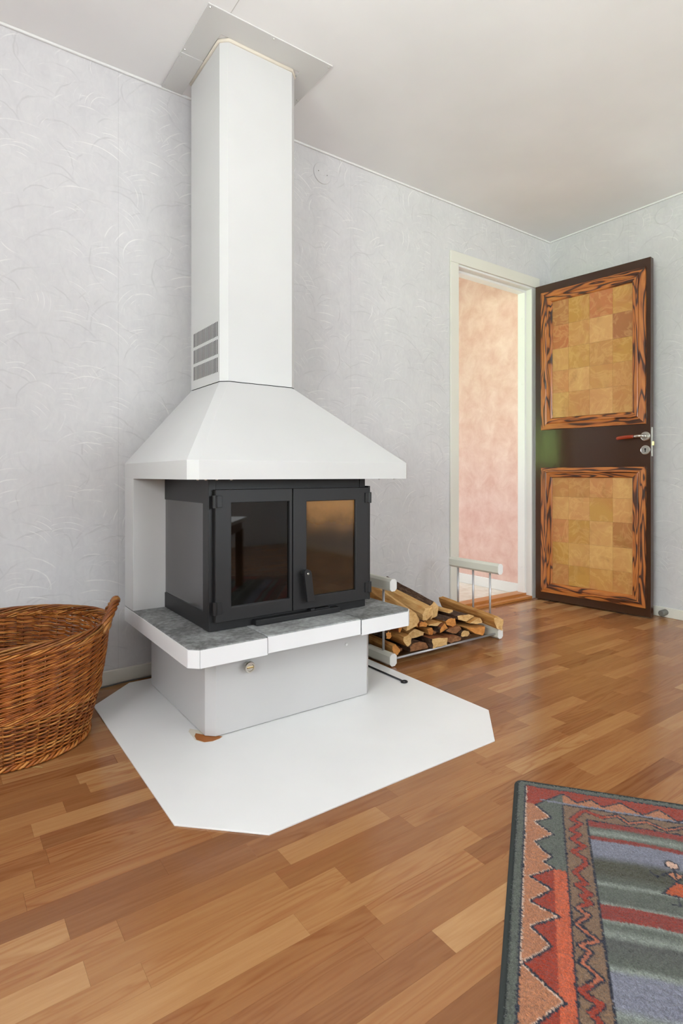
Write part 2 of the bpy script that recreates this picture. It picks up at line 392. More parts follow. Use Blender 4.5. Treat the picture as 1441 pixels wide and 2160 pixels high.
def window(name, axis, p, a0, a1, z0, z1, mull, d=0.1):
    r = tag(thing(name, (p, (a0+a1)/2, z0) if axis == 'x' else ((a0+a1)/2, p, z0)), kind=ST)
    def b(nm, s0, s1, q0, q1, e0, e1, m):
        if axis == 'y': return bx(nm, s0, s1, p+e0, p+e1, q0, q1, m, r)
        return bx(nm, p+e0, p+e1, s0, s1, q0, q1, m, r)
    t = 0.06
    b('frame_rail', a0, a1, z0, z0+t, -0.08, -0.02, TRIMW); b('frame_rail', a0, a1, z1-t, z1, -0.08, -0.02, TRIMW)
    b('frame_stile', a0, a0+t, z0+t, z1-t, -0.08, -0.02, TRIMW); b('frame_stile', a1-t, a1, z0+t, z1-t, -0.08, -0.02, TRIMW)
    xs = [a0+t] + [a0+(a1-a0)*k for k in mull] + [a1-t]
    for k in mull: c = a0+(a1-a0)*k; b('mullion', c-0.03, c+0.03, z0+t, z1-t, -0.08, -0.02, TRIMW)
    for i in range(len(xs)-1):
        l = xs[i]+(0.03 if i else 0); h = xs[i+1]-(0.03 if i < len(xs)-2 else 0)
        b('pane', l, h, z0+t, z1-t, -0.053, -0.047, GLASS_W)
    return r
window('window_1', 'y', YB, 1.15, 3.25, 0.80, 2.10, (1/3, 2/3))
window('window_2', 'x', XL, -3.3, -1.6, 0.80, 2.10, (0.5,))

# floor strips (laminate): 6 cm strips running along the back wall
SW = 0.06
lens = [0.27, 0.33, 0.36, 0.39, 0.45]
pm = {}
for L in lens:
    b_ = BM(); g = 0.00012; box(b_, -L/2+g, L/2-g, -SW/2+g, SW/2-g, -0.009, 0.0)
    me = bpy.data.meshes.new('plank'); bmesh.ops.recalc_face_normals(b_, faces=b_.faces); b_.to_mesh(me); b_.free(); me.materials.append(PLANK.m); pm[L] = me
Fv = Vector((math.cos(TH), math.sin(TH), 0)); Rv = Vector((math.sin(TH), -math.cos(TH), 0))
def proj(p):
    d = Vector(p)-CAM; wv = d.dot(Fv)
    if wv < 0.05: return None
    return (757.93+1206.25*d.dot(Rv)/wv, 1003.39-1206.25*d.z/wv, wv)
cells = []
row = 0; y = 0.0
prng = random.Random(21)
while y - SW > YB:
    x = XL - prng.random()*0.4
    while x < XR:
        L = prng.choice(lens); x0, x1 = x, x+L
        if x1 > XL+0.02 and x0 < XR-0.02: cells.append((x0, x1, y-SW/2, L))
        x = x1
    y -= SW; row += 1
scored = []
for c in cells:
    pts = [proj((x_, c[2]+s, 0)) for x_ in (c[0], (c[0]+c[1])/2, c[1]) for s in (-SW/2, SW/2)]
    vis = [p for p in pts if p and -5 < p[0] < 1446 and -5 < p[1] < 2165]
    mx, my = (c[0]+c[1])/2, c[2]
    hid = (0.60 < c[0] and c[1] < 1.40 and -1.10 < my < -0.2)
    sc = 0.0
    if vis and not hid: sc = (c[1]-c[0])*SW/vis[0][2]**3*(len(vis)/6)
    scored.append((sc, c))
scored.sort(key=lambda t: -t[0])
def put_plank(c):
    x0, x1, my, L = c
    if x0 < XL or x1 > XR: return False
    o = bpy.data.objects.new('plank', pm[L]); COL.objects.link(o); o.parent = floor; o.location = ((x0+x1)/2, my, 0); return True
n = 0; rest = []
for sc, c in scored:
    if n < 300 and sc > 0 and put_plank(c): n += 1
    else: rest.append(c)
b_ = BM(); g = 0.00012
for x0, x1, my, L in rest: box(b_, max(x0, XL)+g, min(x1, XR)-g, my-SW/2+g, my+SW/2-g, -0.009, 0.0)
tag(obj('plank_rows', b_, PLANKS, floor), kind='stuff')

# baseboards and ceiling beads
tag(bx('baseboard_back', XL, 2.398, -0.012, 0, 0, 0.056, TRIM, bevel=0.003), kind=ST)
tag(bx('baseboard_right', XR-0.012, XR, YB, -0.012, 0, 0.056, TRIM, bevel=0.003), kind=ST)
tag(bx('baseboard_left', XL, XL+0.012, YB, -0.012, 0, 0.056, TRIM), kind=ST)
tag(bx('trim_2', XL, XR, -0.010, 0, H-0.010, H, TRIMW, bevel=0.003), kind=ST)
tag(bx('trim_3', XR-0.010, XR, YB, -0.010, H-0.010, H, TRIMW, bevel=0.003), kind=ST)
bm = BM(); box(bm, 0.812, 0.8145, -5.0, -0.52, H-0.0008, H); tag(obj('trim_4', bm, simple('ceiling_joint', (196, 194, 190), 0.8)), kind=ST)

# doorway frame: architrave, jambs with a rebate, threshold
fr = tag(thing('trim_1', (2.80, 0.05, 0)), kind=ST)
bx('architrave', 2.399, 2.465, -0.013, 0, 0, 2.055, TRIM, fr, bevel=0.003)
bm = BM(); prism(bm, [(2.399, 2.055), (3.235, 2.055), (3.235, 2.122), (2.399, 2.122)], -0.013, 0)
for v in bm.verts: v.co = (v.co.x, v.co.z, v.co.y)
obj('architrave', bm, TRIM, fr, bevel=0.003)
bx('architrave', 3.205, 3.235, -0.013, 0, 0, 2.055, TRIM, fr, bevel=0.003)
bx('jamb', DX0, 2.478, 0.0, 0.10, 0.0, DZ, TRIMW, fr)
bx('stop_bead', 2.478, 2.49, 0.05, 0.10, 0.03, 2.032, TRIMW, fr)
bx('jamb', 3.165, DX1, 0.0, 0.10, 0.0, DZ, TRIMW, fr)
bx('stop_bead', 3.150, 3.165, 0.045, 0.10, 0.03, 2.032, TRIMW, fr)
bx('head_jamb', 2.478, 3.165, 0.0, 0.10, 2.044, DZ, TRIMW, fr)
bx('stop_bead', 2.478, 3.165, 0.045, 0.10, 2.030, 2.044, TRIMW, fr)
for z in (0.20, 0.85, 1.42, 1.86):
    bm = BM(); disc(bm, (3.150, 0.07, z), (-1, 0, 0), [(0, 0.006), (0.0015, 0.0055)], 12); obj('screw_cap', bm, TRIMW, fr)
bm = BM(); box(bm, 2.478, 3.165, -0.006, 0.05, 0, 0.016); box(bm, 2.478, 3.165, 0.042, 0.12, 0, 0.030)
obj('threshold', bm, OAK, fr, bevel=0.002)

# the hall behind the doorway
HX0, HX1, HY1 = 1.2, 3.215, 2.6
tag(bx('floor_hall', HX0-0.1, HX1+0.05, 0.10, HY1+0.1, -0.06, 0.0, VINYL), kind=ST)
tag(bx('ceiling_hall', HX0-0.1, HX1+0.1, 0.10, HY1+0.1, H, H+0.08, CEIL), kind=ST)
tag(bx('wall_hall_right', HX1, HX1+0.1, 0.10, HY1+0.1, 0.0, H, PINK), kind=ST)
hall_seams = simple('wallpaper_joint', (205, 150, 134), 0.8)
bm = BM(); box(bm, HX0-0.1, 1.75, HY1, HY1+0.1, 0, H); box(bm, 2.85, HX1, HY1, HY1+0.1, 0, H); box(bm, 1.75, 2.85, HY1, HY1+0.1, 0, 0.5); box(bm, 1.75, 2.85, HY1, HY1+0.1, 2.1, H)
tag(obj('wall_hall_far', bm, PINK), kind=ST)
bm = BM(); box(bm, HX0-0.1, HX0, 0.1, 0.2, 0, H); box(bm, HX0-0.1, HX0, 1.5, HY1, 0, H); box(bm, HX0-0.1, HX0, 0.2, 1.5, 0, 0.85); box(bm, HX0-0.1, HX0, 0.2, 1.5, 2.05, H)
tag(obj('wall_hall_left', bm, PINK), kind=ST)
window('window_3', 'x', HX0, 0.2, 1.5, 0.85, 2.05, (0.5,))
window('window_4', 'y', HY1+0.09, 1.75, 2.85, 0.5, 2.1, (0.5,))
tag(bx('baseboard_hall_right', HX1-0.012, HX1, 0.10, HY1, 0, 0.07, TRIMW, bevel=0.003), kind=ST)
# outdoors, seen only in reflections
def leafy():
    m = Mat('garden_green', 0.8); n_ = m.noise(m.obj(), 6, 6, 0.7); m.base(m.mix(m.maprange(n_, 0.3, 0.7), srgb(48, 82, 34), srgb(128, 164, 92))); return m
GREEN = leafy()
tag(bx('ground', -14, 16, -18, 16, -0.7, -0.6, simple('gravel', (120, 118, 110), 0.9)), kind=ST)

bm = BM(); hr = random.Random(9)
hx = [[bm.verts.new((-4.2+hr.uniform(-.18, .18)+(0.5 if j == 9 else 0)*-1, -9+i*0.3+hr.uniform(-.08, .08), -0.6+j*0.27+hr.uniform(-.06, .06))) for j in range(10)] for i in range(60)]
for i in range(59):
    for j in range(9): bm.faces.new((hx[i][j], hx[i+1][j], hx[i+1][j+1], hx[i][j+1]))
tag(obj('hedge', bm, GREEN), kind=ST)

# ------------------------------------------------------------------ the open door
D = thing('door_1', (3.165, -0.030, 0), rz=math.atan2(-0.713, 0.077), kind=ST)
DW = 0.720
bm = BM(); box(bm, 0, DW, 0, 0.040, 0.008, 2.047); obj('door_leaf', bm, BROWN, D, local=True, bevel=0.0015)
def panel(z0, z1, iz0, iz1, rows):
    U0, U1, I0, I1 = 0.044, 0.695, 0.122, 0.620
    O = [(U0, z0), (U1, z0), (U1, z1), (U0, z1)]; I = [(I0, iz0), (I1, iz0), (I1, iz1), (I0, iz1)]
    prof = [(0.0, -0.0008), (0.02, -0.011), (0.45, -0.015), (0.52, -0.012), (0.58, -0.017), (0.92, -0.013), (1.0, -0.004)]
    for k, (nm, m) in enumerate((('bottom_moulding', FIGX), ('side_moulding', FIGZ), ('top_moulding', FIGX), ('side_moulding', FIGZ))):
        a, b = O[k], O[(k+1) % 4]; c, d = I[k], I[(k+1) % 4]
        bm = BM(); e0 = 0.0004; rows_ = []
        for t, y in prof:
            p = (a[0]+(c[0]-a[0])*t, a[1]+(c[1]-a[1])*t); q = (b[0]+(d[0]-b[0])*t, b[1]+(d[1]-b[1])*t)
            rows_.append((bm.verts.new((p[0], y, p[1])), bm.verts.new((q[0], y, q[1]))))
        back = [bm.verts.new((p.co.x, -0.0003, p.co.z)) for r in (rows_[0], rows_[-1]) for p in r]
        for r, s in zip(rows_, rows_[1:]): bm.faces.new((r[0], r[1], s[1], s[0]))
        bm.faces.new((back[0], back[1], rows_[0][1], rows_[0][0])); bm.faces.new((rows_[-1][0], rows_[-1][1], back[3], back[2]))
        bm.faces.new([r[0] for r in rows_] + [back[2], back[0]]); bm.faces.new([r[1] for r in rows_] + [back[3], back[1]])
        bm.faces.new((back[0], back[1], back[3], back[2]))
        obj(nm, bm, m, D, local=True, origin=None)
    cols = [I0, 0.231, 0.366, 0.507, I1]
    for i in range(4):
        for j in range(len(rows)-1):
            bm = BM(); g = 0.0003; yy = -0.0022 - 0.0004*rnd.random()
            cx, cz = (cols[i]+cols[i+1])/2, (rows[j]+rows[j+1])/2
            hw, hh = (cols[i+1]-cols[i])/2-g, (rows[j+1]-rows[j])/2-g
            box(bm, -hw, hw, yy, -0.0002, -hh, hh)
            t = obj('tile', bm, TILE, D, local=True, bevel=0.0); t.location = (cx, 0, cz)
panel(1.105, 1.995, 1.180, 1.922, [1.180, 1.336, 1.477, 1.617, 1.767, 1.922])
panel(0.057, 0.862, 0.122, 0.797, [0.122, 0.249, 0.389, 0.535, 0.677, 0.797])
# lever handle: rose, neck, red grip
hu, hz = 0.692, 1.034
bm = BM(); disc(bm, (hu, 0, hz), (0, -1, 0), [(-0.001, 0.026), (0.005, 0.026), (0.008, 0.022), (0.008, 0.014), (0.02, 0.011)], 28)
tube(bm, [(hu, -0.015, hz), (hu, -0.035, hz), (hu-0.006, -0.046, hz), (hu-0.02, -0.05, hz), (hu-0.05, -0.051, hz-0.001)], [0.009, 0.009, 0.009, 0.0085, 0.007], 12)
H_ = obj('door_handle', bm, NICKEL, D, local=True)
bm = BM(); tube(bm, [(hu-0.046, -0.051, hz-0.001), (hu-0.055, -0.051, hz-0.0015), (hu-0.10, -0.051, hz-0.004), (hu-0.138, -0.05, hz-0.008), (hu-0.142, -0.05, hz-0.008)], [0.0085, 0.010, 0.0105, 0.010, 0.008], 12)
tag(obj('handle_grip', bm, REDWOOD, H_, local=True), label='red wooden grip')
bm = BM(); disc(bm, (hu, 0, 0.956), (0, -1, 0), [(-0.001, 0.026), (0.004, 0.026), (0.006, 0.023)], 28); E_ = obj('keyhole_plate', bm, NICKEL, D, local=True)
bm = BM(); disc(bm, (hu, -0.0055, 0.961), (0, -1, 0), [(0, 0.005), (0.001, 0.005)], 14); box(bm, hu-0.0026, hu+0.0026, -0.0066, -0.0055, 0.945, 0.961); obj('keyhole', bm, HOLE, E_, local=True)
for s in (-1, 1):
    bm = BM(); disc(bm, (hu+s*0.017, -0.0058, 0.953), (0, -1, 0), [(0, 0.003), (0.0012, 0.0022)], 10); obj('screw', bm, NICKEL, E_, local=True)
bm = BM(); box(bm, DW, DW+0.0022, 0.011, 0.029, 0.92, 1.085); obj('lock_plate', bm, NICKEL, D, local=True, bevel=0.0008)
bm = BM(); prism(bm, [(DW+0.002, 0.013), (DW+0.012, 0.015), (DW+0.012, 0.020), (DW+0.002, 0.027)], 0.982, 1.004); obj('latch', bm, BRASS, D, local=True)

# ------------------------------------------------------------------ small wall fittings
bm = BM(); disc(bm, (1.522, 0, 2.292), (0, -1, 0), [(-0.001, 0.052), (0.003, 0.052), (0.0045, 0.049)], 40)
o = obj('cover_plate', bm, WALL); tag(o, 'round wallpapered blank cover plate high on the back wall right of the chimney', 'cover plate')
for dx, dz in ((-0.025, 0.004), (0.025, -0.004)):
    bm = BM(); disc(bm, (1.522+dx, -0.0042, 2.292+dz), (0, -1, 0), [(0, 0.003), (0.001, 0.002)], 10); obj('screw', bm, RUBBER, o)
bm = BM(); disc(bm, (XR, -0.762, 2.306), (-1, 0, 0), [(-0.001, 0.050), (0.003, 0.050), (0.0045, 0.047)], 40)
tag(obj('cover_plate', bm, WALL), 'round wallpapered blank cover plate on the right wall above the open door', 'cover plate')
bm = BM(); disc(bm, (XR-0.012, -0.775, 0.030), (-1, 0, 0), [(0, 0.017), (0.05, 0.017), (0.055, 0.014)], 24)
tag(obj('door_stop', bm, RUBBER, origin=(XR-0.012, -0.775, 0.030)), 'grey rubber cylinder door stop on the baseboard behind the door', 'door stop')
bm = BM(); pts = [(0.05, -0.020, 0.004), (0.25, -0.022, 0.004), (0.40, -0.026, 0.004), (0.52, -0.030, 0.004), (0.585, -0.027, 0.007), (0.66, -0.024, 0.0075), (0.74, -0.024, 0.0075), (0.95, -0.022, 0.0075)]
tube(bm, pts, 0.0032, 8)
tag(obj('cable', bm, CABLE, origin=(0.52, -0.03, 0)), 'thin grey cable lying along the baseboard behind the basket', 'cable')
bm = BM(); tube(bm, [(0.215, -0.548, 0.001), (0.222, -0.556, 0.0035), (0.236, -0.566, 0.002)], 0.0009, 4)
tag(obj('straw_splinter', bm, STRAW, origin=(0.225, -0.556, 0)), 'tiny pale straw splinter on the floor at the foot of the basket', 'straw')
# ------------------------------------------------------------------ floor plate
XC = 0.985
bm = BM()
P_ = [(0.442+0.16, -1.207), (1.528-0.16, -1.207), (1.528, -1.207+0.162), (1.528, -0.20), (1.366, -0.038), (0.604, -0.038), (0.442, -0.20), (0.442, -1.207+0.162)]
prism(bm, P_, 0.0, 0.004)
HP = tag(obj('hearth_plate', bm, PLATE, origin=(XC, -0.62, 0), bevel=0.0008), 'large white eight-cornered floor plate under the fireplace', 'floor plate')
bm = BM(); pp = [(-0.034, 0.008), (-0.020, -0.022), (0.002, -0.030), (0.026, -0.026), (0.038, -0.018), (0.028, -0.004), (0.012, 0.006), (-0.005, 0.030), (-0.020, 0.052), (-0.030, 0.035)]
prism(bm, [(0.672+x, -0.672+y) for x, y in pp], 0.0039, 0.0047)
tag(obj('worn_patch', bm, PATCH, HP), label='brown scorched patch in the white plate')
bm = BM(); prism(bm, [(0.672+x*1.08-0.001, -0.672+y*1.06+(0.04 if y > 0.02 else 0)) for x, y in pp], 0.0039, 0.0043)
tag(obj('worn_ring', bm, simple('worn_cream', (222, 214, 198), 0.5), HP), label='cream worn rim around the scorched patch')

# ------------------------------------------------------------------ fireplace
FP = thing('fireplace', (XC, -0.40, 0.004), 'white metal fireplace with black glazed firebox, sloping hood and tall chimney', 'fireplace')
BXL, BXR, BYF, BYB = 0.667, 1.303, -0.683, -0.110
bm = BM(); prism(bm, chamf(BXL, BXR, BYF, BYB, 0.026), 0.006, 0.262); PL = obj('plinth', bm, LACQ, FP, bevel=0.0015)
bm = BM(); c = (0.796, BYF, 0.205)
disc(bm, c, (0, -1, 0), [(0, 0.010), (0.012, 0.010), (0.012, 0.017), (0.022, 0.018), (0.026, 0.0165), (0.026, 0.012), (0.023, 0.011)], 24)
K = obj('air_knob', bm, NICKEL, PL)
bm = BM(); box(bm, c[0]-0.011, c[0]+0.011, BYF-0.0275, BYF-0.022, c[2]-0.0018, c[2]+0.0018); obj('knob_bar', bm, BRASS, K)
bm = BM(); disc(bm, (1.183, BYF, 0.205), (0, -1, 0), [(0, 0.0055), (0.004, 0.0055), (0.006, 0.003)], 16); obj('button', bm, TRIMW, PL)

# mantel shelf: four concrete slabs with white painted edges
SL, SR, SF, SB, SC_, SZ0, SZ1 = 0.572, 1.398, -0.801, -0.11, 0.025, 0.267, 0.322
def slab(poly, edge_idx, z1=SZ1, z0=SZ0, epoly=None):
    bm = BM(); prism(bm, poly, z0+0.001, z1); s = obj('shelf_slab', bm, STONE, FP, bevel=0.0025)
    if not edge_idx: return
    bm = BM()
    for i in edge_idx:                            # thin painted facing proud of the slab edge
        ep = epoly or poly; a, b = Vector(ep[i]), Vector(ep[(i+1) % len(ep)]); t = (b-a).normalized(); nrm = Vector((t.y, -t.x))
        q = [a, b, b+nrm*0.0035, a+nrm*0.0035]
        prism(bm, [(p.x, p.y) for p in q], z0, z1-0.004)
    obj('painted_edge', bm, FACE, s)
fs = -0.640                                       # the side slabs end at the firebox front corner
J1, J2 = 0.808, 1.163
slab([(SL, SB), (SL, fs-0.004), (0.70, fs-0.004), (0.70, SB)], [])
slab([(SL, fs-0.0055), (SL, SF+SC_), (SL+SC_, SF), (J1-0.0015, SF), (J1-0.0015, -0.62), (0.7, -0.62), (0.7, fs-0.0055)], [0, 1, 2], epoly=[(SL, SB), (SL, SF+SC_), (SL+SC_, SF), (J1-0.0015, SF), (J1, SB)])
slab([(J1+0.002, -0.62), (J1+0.002, SF+0.004), (J2-0.002, SF+0.004), (J2-0.002, -0.62)], [1], SZ1+0.001, SZ0+0.003)
slab([(J2+0.0015, SF), (SR-SC_, SF), (SR, SF+SC_), (SR, SB), (1.27, SB), (1.27, -0.62), (J2+0.0015, -0.62)], [0, 1, 2])

# white back panel behind the firebox
bm = BM(); box(bm, 0.570, 1.400, -0.222, -0.11, SZ1, 0.80); obj('back_panel', bm, LACQ, FP, bevel=0.001)

# black firebox
FXL, FXR, FYF, FYB, FZ0, FZ1 = 0.683, 1.287, -0.652, -0.16, SZ1+0.001, 0.800
FB = obj('firebox', (lambda b: (rect_frame(b, FXL, FXR, FZ0, FZ1, 0.715, 1.255, 0.375, 0.745, FYF, FYF+0.03), b)[1])(BM()), BLACK, FP)
def side(x0, x1):
    b = BM(); rect_frame(b, FYF+0.03, FYB, FZ0, FZ1, -0.600, -0.185, 0.377, 0.722, x0, x1)
    for v in b.verts: v.co = (v.co.y, v.co.x, v.co.z)
    return obj('side_frame', b, BLACK, FB)
side(FXL, FXL+0.012); side(FXR-0.012, FXR)
bx('corner_post', FXL-0.003, FXL+0.022, FYF-0.003, FYF+0.045, FZ0, FZ1, BLACK, FB, bevel=0.002)
bx('corner_post', FXR-0.022, FXR+0.003, FYF-0.003, FYF+0.045, FZ0, FZ1, BLACK, FB, bevel=0.002)
tag(bx('side_glass', FXL+0.003, FXL+0.007, -0.606, -0.190, 0.372, 0.727, GLASS_S, FB), label='dusty grey glass pane in the left side')
bx('side_glass', FXR-0.007, FXR-0.003, -0.606, -0.190, 0.372, 0.727, GLASS_S, FB)
bx('hearth_floor', FXL+0.012, FXR-0.012, FYF+0.03, FYB-0.002, 0.335, 0.345, DARK, FB)
bx('baffle', FXL+0.012, FXR-0.012, FYF+0.03, FYB-0.002, 0.785, 0.795, DARK, FB)
for i in range(4):
    for j in range(4):
        x0 = FXL+0.014+i*0.144; z0 = 0.346+j*0.108
        bx('firebrick', x0+0.001, x0+0.143, -0.205, -0.175, z0+0.001, z0+0.107, FBRICK, FB, bevel=0.002, seg=1)
bx('bottom_rail', FXL+0.002, FXR-0.002, FYF-0.004, FYF, FZ0, 0.352, BLACK, FB, bevel=0.001)
bx('ash_lever', 0.829, 1.157, FYF-0.030, FYF-0.002, 0.3245, 0.343, BLACK, FB, bevel=0.002)
bm = BM(); box(bm, 1.040, 1.056, FYF-0.024, FYF-0.004, 0.343, 0.350); box(bm, 1.06, 1.12, FYF-0.020, FYF-0.006, 0.343, 0.347); obj('lever_catch', bm, BLACK, FB)

def stove_door(u0, u1, z0, z1, h0, h1, hz0, hz1, gl, hx, label):
    b = BM(); rect_frame(b, u0, u1, z0, z1, h0, h1, hz0, hz1, FYF-0.022, FYF-0.004)
    d = obj('stove_door', b, DOORBLK, FP, bevel=0.0025)
    tag(bx('glass_pane', h0-0.008, h1+0.008, FYF-0.013, FYF-0.009, hz0-0.008, hz1+0.008, gl, d), label=label)
    for z in (z0+0.045, z1-0.038):
        b = BM(); tube(b, [(hx, FYF-0.022, z-0.020), (hx, FYF-0.022, z+0.020)], 0.0075, 12)
        s = 1 if hx < XC else -1
        box(b, min(hx, hx+s*0.022), max(hx, hx+s*0.022), FYF-0.0265, FYF-0.021, z-0.018, z+0.018)
        obj('hinge', b, BLACK, d, bevel=0.001)
    return d
stove_door(0.695, 0.967, 0.352, 0.767, 0.748, 0.957, 0.396, 0.724, GLASS_L, 0.693, 'clear dark glass reflecting the room')
d2 = stove_door(0.971, 1.292, 0.352, 0.767, 1.024, 1.232, 0.394, 0.722, GLASS_R, 1.296, 'glass stained amber by soot, with a painted warm glow near the top')
bx('hinge_strip', 1.291, 1.301, FYF-0.020, FYF+0.012, 0.350, 0.772, BLACK, d2, bevel=0.002)
# paddle handle, hanging slightly askew from a pivot
bm = BM(); hx, hzt = 1.012, 0.478
A = math.radians(-6)
prof = [(0.0145*math.cos(a), 0.0145*math.sin(a)) for a in [PI*k/10 for k in range(11)]] + [(-0.013, -0.098), (0.016, -0.098)]
prof = [(hx+x*math.cos(A)+z*math.sin(-A)*-1, hzt-x*math.sin(A)*-1+z*math.cos(A)) for x, z in prof]
a, b = prism(bm, prof, FYF-0.052, FYF-0.040)
for v in bm.verts: v.co = (v.co.x, v.co.z, v.co.y)
disc(bm, (hx, FYF-0.022, hzt), (0, -1, 0), [(0, 0.012), (0.02, 0.012)], 18)
hd = obj('handle', bm, BLACK, d2, bevel=0.0015)
bm = BM(); disc(bm, (hx, FYF-0.0525, hzt), (0, -1, 0), [(0, 0.004), (0.0012, 0.003)], 12); obj('rivet', bm, NICKEL, hd)

# hood and chimney
hp = chamf(0.571, 1.400, -0.792, -0.10, 0.026); cp = chamf(0.829, 1.141, -0.409, -0.098, 0.024)
bm = BM(); prism(bm, hp, 0.799, 0.855, caps=False)
prism(bm, hp, 0.855, 1.152, cp, caps=False)
ins = chamf(0.574, 1.397, -0.789, -0.10, 0.026)
bm.faces.new([bm.verts.new((x, y, 0.802)) for x, y in ins]); bm.faces.new([bm.verts.new((x, y, 1.152)) for x, y in cp])
bmesh.ops.remove_doubles(bm, verts=bm.verts, dist=0.0004)
HO = obj('hood', bm, LACQ, FP, bevel=0.0015)
for x, y in ((0.60, -0.775), (0.622, -0.780), (0.655, -0.780), (0.70, -0.78), (1.29, -0.74), (1.36, -0.74)):
    bm = BM(); disc(bm, (x, y, 0.7995), (0, 0, -1), [(0, 0.004), (0.003, 0.003)], 10); obj('rivet', bm, NICKEL, HO)
# chimney casing with slotted vents in its left face
bm = BM(); z0, z1 = 1.1545, H
X0, X1, Y0, Y1, c = 0.829, 1.141, -0.409, -0.098, 0.024
for (ax, ay), (bx_, by) in (((X0, Y0+c), (X0+c, Y0)), ((X0+c, Y0), (X1-c, Y0)), ((X1-c, Y0), (X1, Y0+c)), ((X1, Y0+c), (X1, Y1)), ((X1, Y1), (X0, Y1))):
    bm.faces.new([bm.verts.new(p) for p in ((ax, ay, z0), (bx_, by, z0), (bx_, by, z1), (ax, ay, z1))])
ya, yb = -0.368, -0.118
slots = [(ya+(yb-ya)*k/19.0, ya+(yb-ya)*(k+0.5)/19.0) for k in range(19)]
ys = [Y0+c] + [q for s in slots for q in s] + [Y1]
zr = [(1.190, 1.244), (1.256, 1.310), (1.322, 1.376)]
zs = [z0] + [q for r in zr for q in r] + [1.5, z1]
grid = [[bm.verts.new((X0, y, z)) for z in zs] for y in ys]
slot_cells = []
for i in range(len(ys)-1):
    for j in range(len(zs)-1):
        if i % 2 == 1 and j in (1, 3, 5): continue
        bm.faces.new((grid[i][j], grid[i+1][j], grid[i+1][j+1], grid[i][j+1]))
bmesh.ops.remove_doubles(bm, verts=bm.verts, dist=0.0002)
CH = obj('chimney', bm, LACQ, FP)
bx('vent_shade_sheet', X0+0.006, X0+0.010, -0.385, -0.10, 1.17, 1.40, DARK, CH)  # dark sheet behind the slots, stands in for the shade inside the casing
bm = BM(); q = chamf(X0+0.004, X1-0.004, Y0+0.004, Y1, c); prism(bm, q, 1.1515, 1.1548); obj('shadow_gap', bm, DARK, CH)
bm = BM(); tube(bm, [(x, y, H-0.008) for x, y in ((X0-0.001, Y1), (X0-0.001, Y0+c), (X0+c, Y0-0.001), (X1-c, Y0-0.001), (X1+0.001, Y0+c), (X1+0.001, Y1))], 0.007, 8); obj('ceiling_collar', bm, SILIC, CH)

# cover plates on the ceiling around the chimney
CP = thing('ceiling_plate', (XC, -0.30, H), 'white metal cover plate screwed to the ceiling around the chimney', 'cover plate')
bm = BM(); x0, x1, yf = 0.734, 1.236, -0.5186
prism(bm, [(x0, yf), (x1, yf), (x1, -0.012), (X1+0.008, -0.012), (X1+0.008, Y0-0.006), (X0-0.008, Y0-0.006), (X0-0.008, -0.236), (x0, -0.236)], H-0.0045, H)
obj('plate_sheet', bm, PLATEW, CP, bevel=0.0008)
bx('plate_sheet', x0+0.003, X0-0.008, -0.246, -0.012, H-0.0065, H-0.0046, PLATEW, CP)
for x, y in ((0.745, -0.505), (0.985, -0.508), (1.225, -0.505), (0.743, -0.265), (0.745, -0.225), (0.745, -0.03), (1.226, -0.265), (1.226, -0.04)):
    bm = BM(); disc(bm, (x, y, H-0.0045), (0, 0, -1), [(0, 0.0042), (0.0025, 0.0025)], 10); obj('screw', bm, NICKEL, CP)

# poker
bm = BM(); tube(bm, [(1.466, -0.20, 0.0075), (1.466, -0.663, 0.0075)], 0.0034, 8)
ring = [(1.466+0.011*math.cos(a), -0.674+0.011*math.sin(a), 0.0075) for a in [2*PI*k/20 for k in range(20)]]
tube(bm, ring, 0.0034, 8, closed=True)
tag(obj('poker', bm, IRON, origin=(1.466, -0.45, 0.0041)), 'black iron poker with ring end lying on the white floor plate', 'poker')

# ------------------------------------------------------------------ firewood rack
RK = thing('firewood_rack', (1.90, -0.33, 0), 'cream and aluminium firewood rack holding logs right of the fireplace', 'log rack')
def bar(xc, zc):
    w2, h2, k = 0.0185, 0.026, 0.010
    o8 = [(-w2, -h2+k), (-w2+k, -h2), (w2-k, -h2), (w2, -h2+k), (w2, h2-k), (w2-k, h2), (-w2+k, h2), (-w2, h2-k)]
    bm = BM(); a, b = prism(bm, o8, -0.500, -0.165)
    for v in bm.verts: v.co = (xc+v.co.x, v.co.z, zc+v.co.y)
    r = obj('end_bar', bm, RACKP, RK, bevel=0.001)
    bm = BM(); prism(bm, [(x*1.0, z*1.0) for x, z in o8], -0.5015, -0.5003)
    for v in bm.verts: v.co = (xc+v.co.x, v.co.z, zc+v.co.y)
    tag(obj('end_cap', bm, TRIMW, r), label='white end cap')
LX, RX = 1.556, 2.246
for xc in (LX, RX):
    bar(xc, 0.029); bar(xc, 0.346)
    for y in (-0.435, -0.322, -0.215):
        bm = BM(); tube(bm, [(xc, y, 0.050), (xc, y, 0.325)], 0.0055, 12); obj('upright_rod', bm, ALU, RK)
    for y in (-0.46, -0.20):
        bm = BM(); disc(bm, (xc, y, 0.0), (0, 0, 1), [(0, 0.008), (0.004, 0.008)], 12); obj('foot', bm, RUBBER, RK)
for y in (-0.482, -0.335, -0.20):
    bm = BM(); tube(bm, [(LX+0.017, y, 0.026), (RX-0.017, y, 0.026)], 0.0055, 12); obj('bottom_rod', bm, ALU, RK)

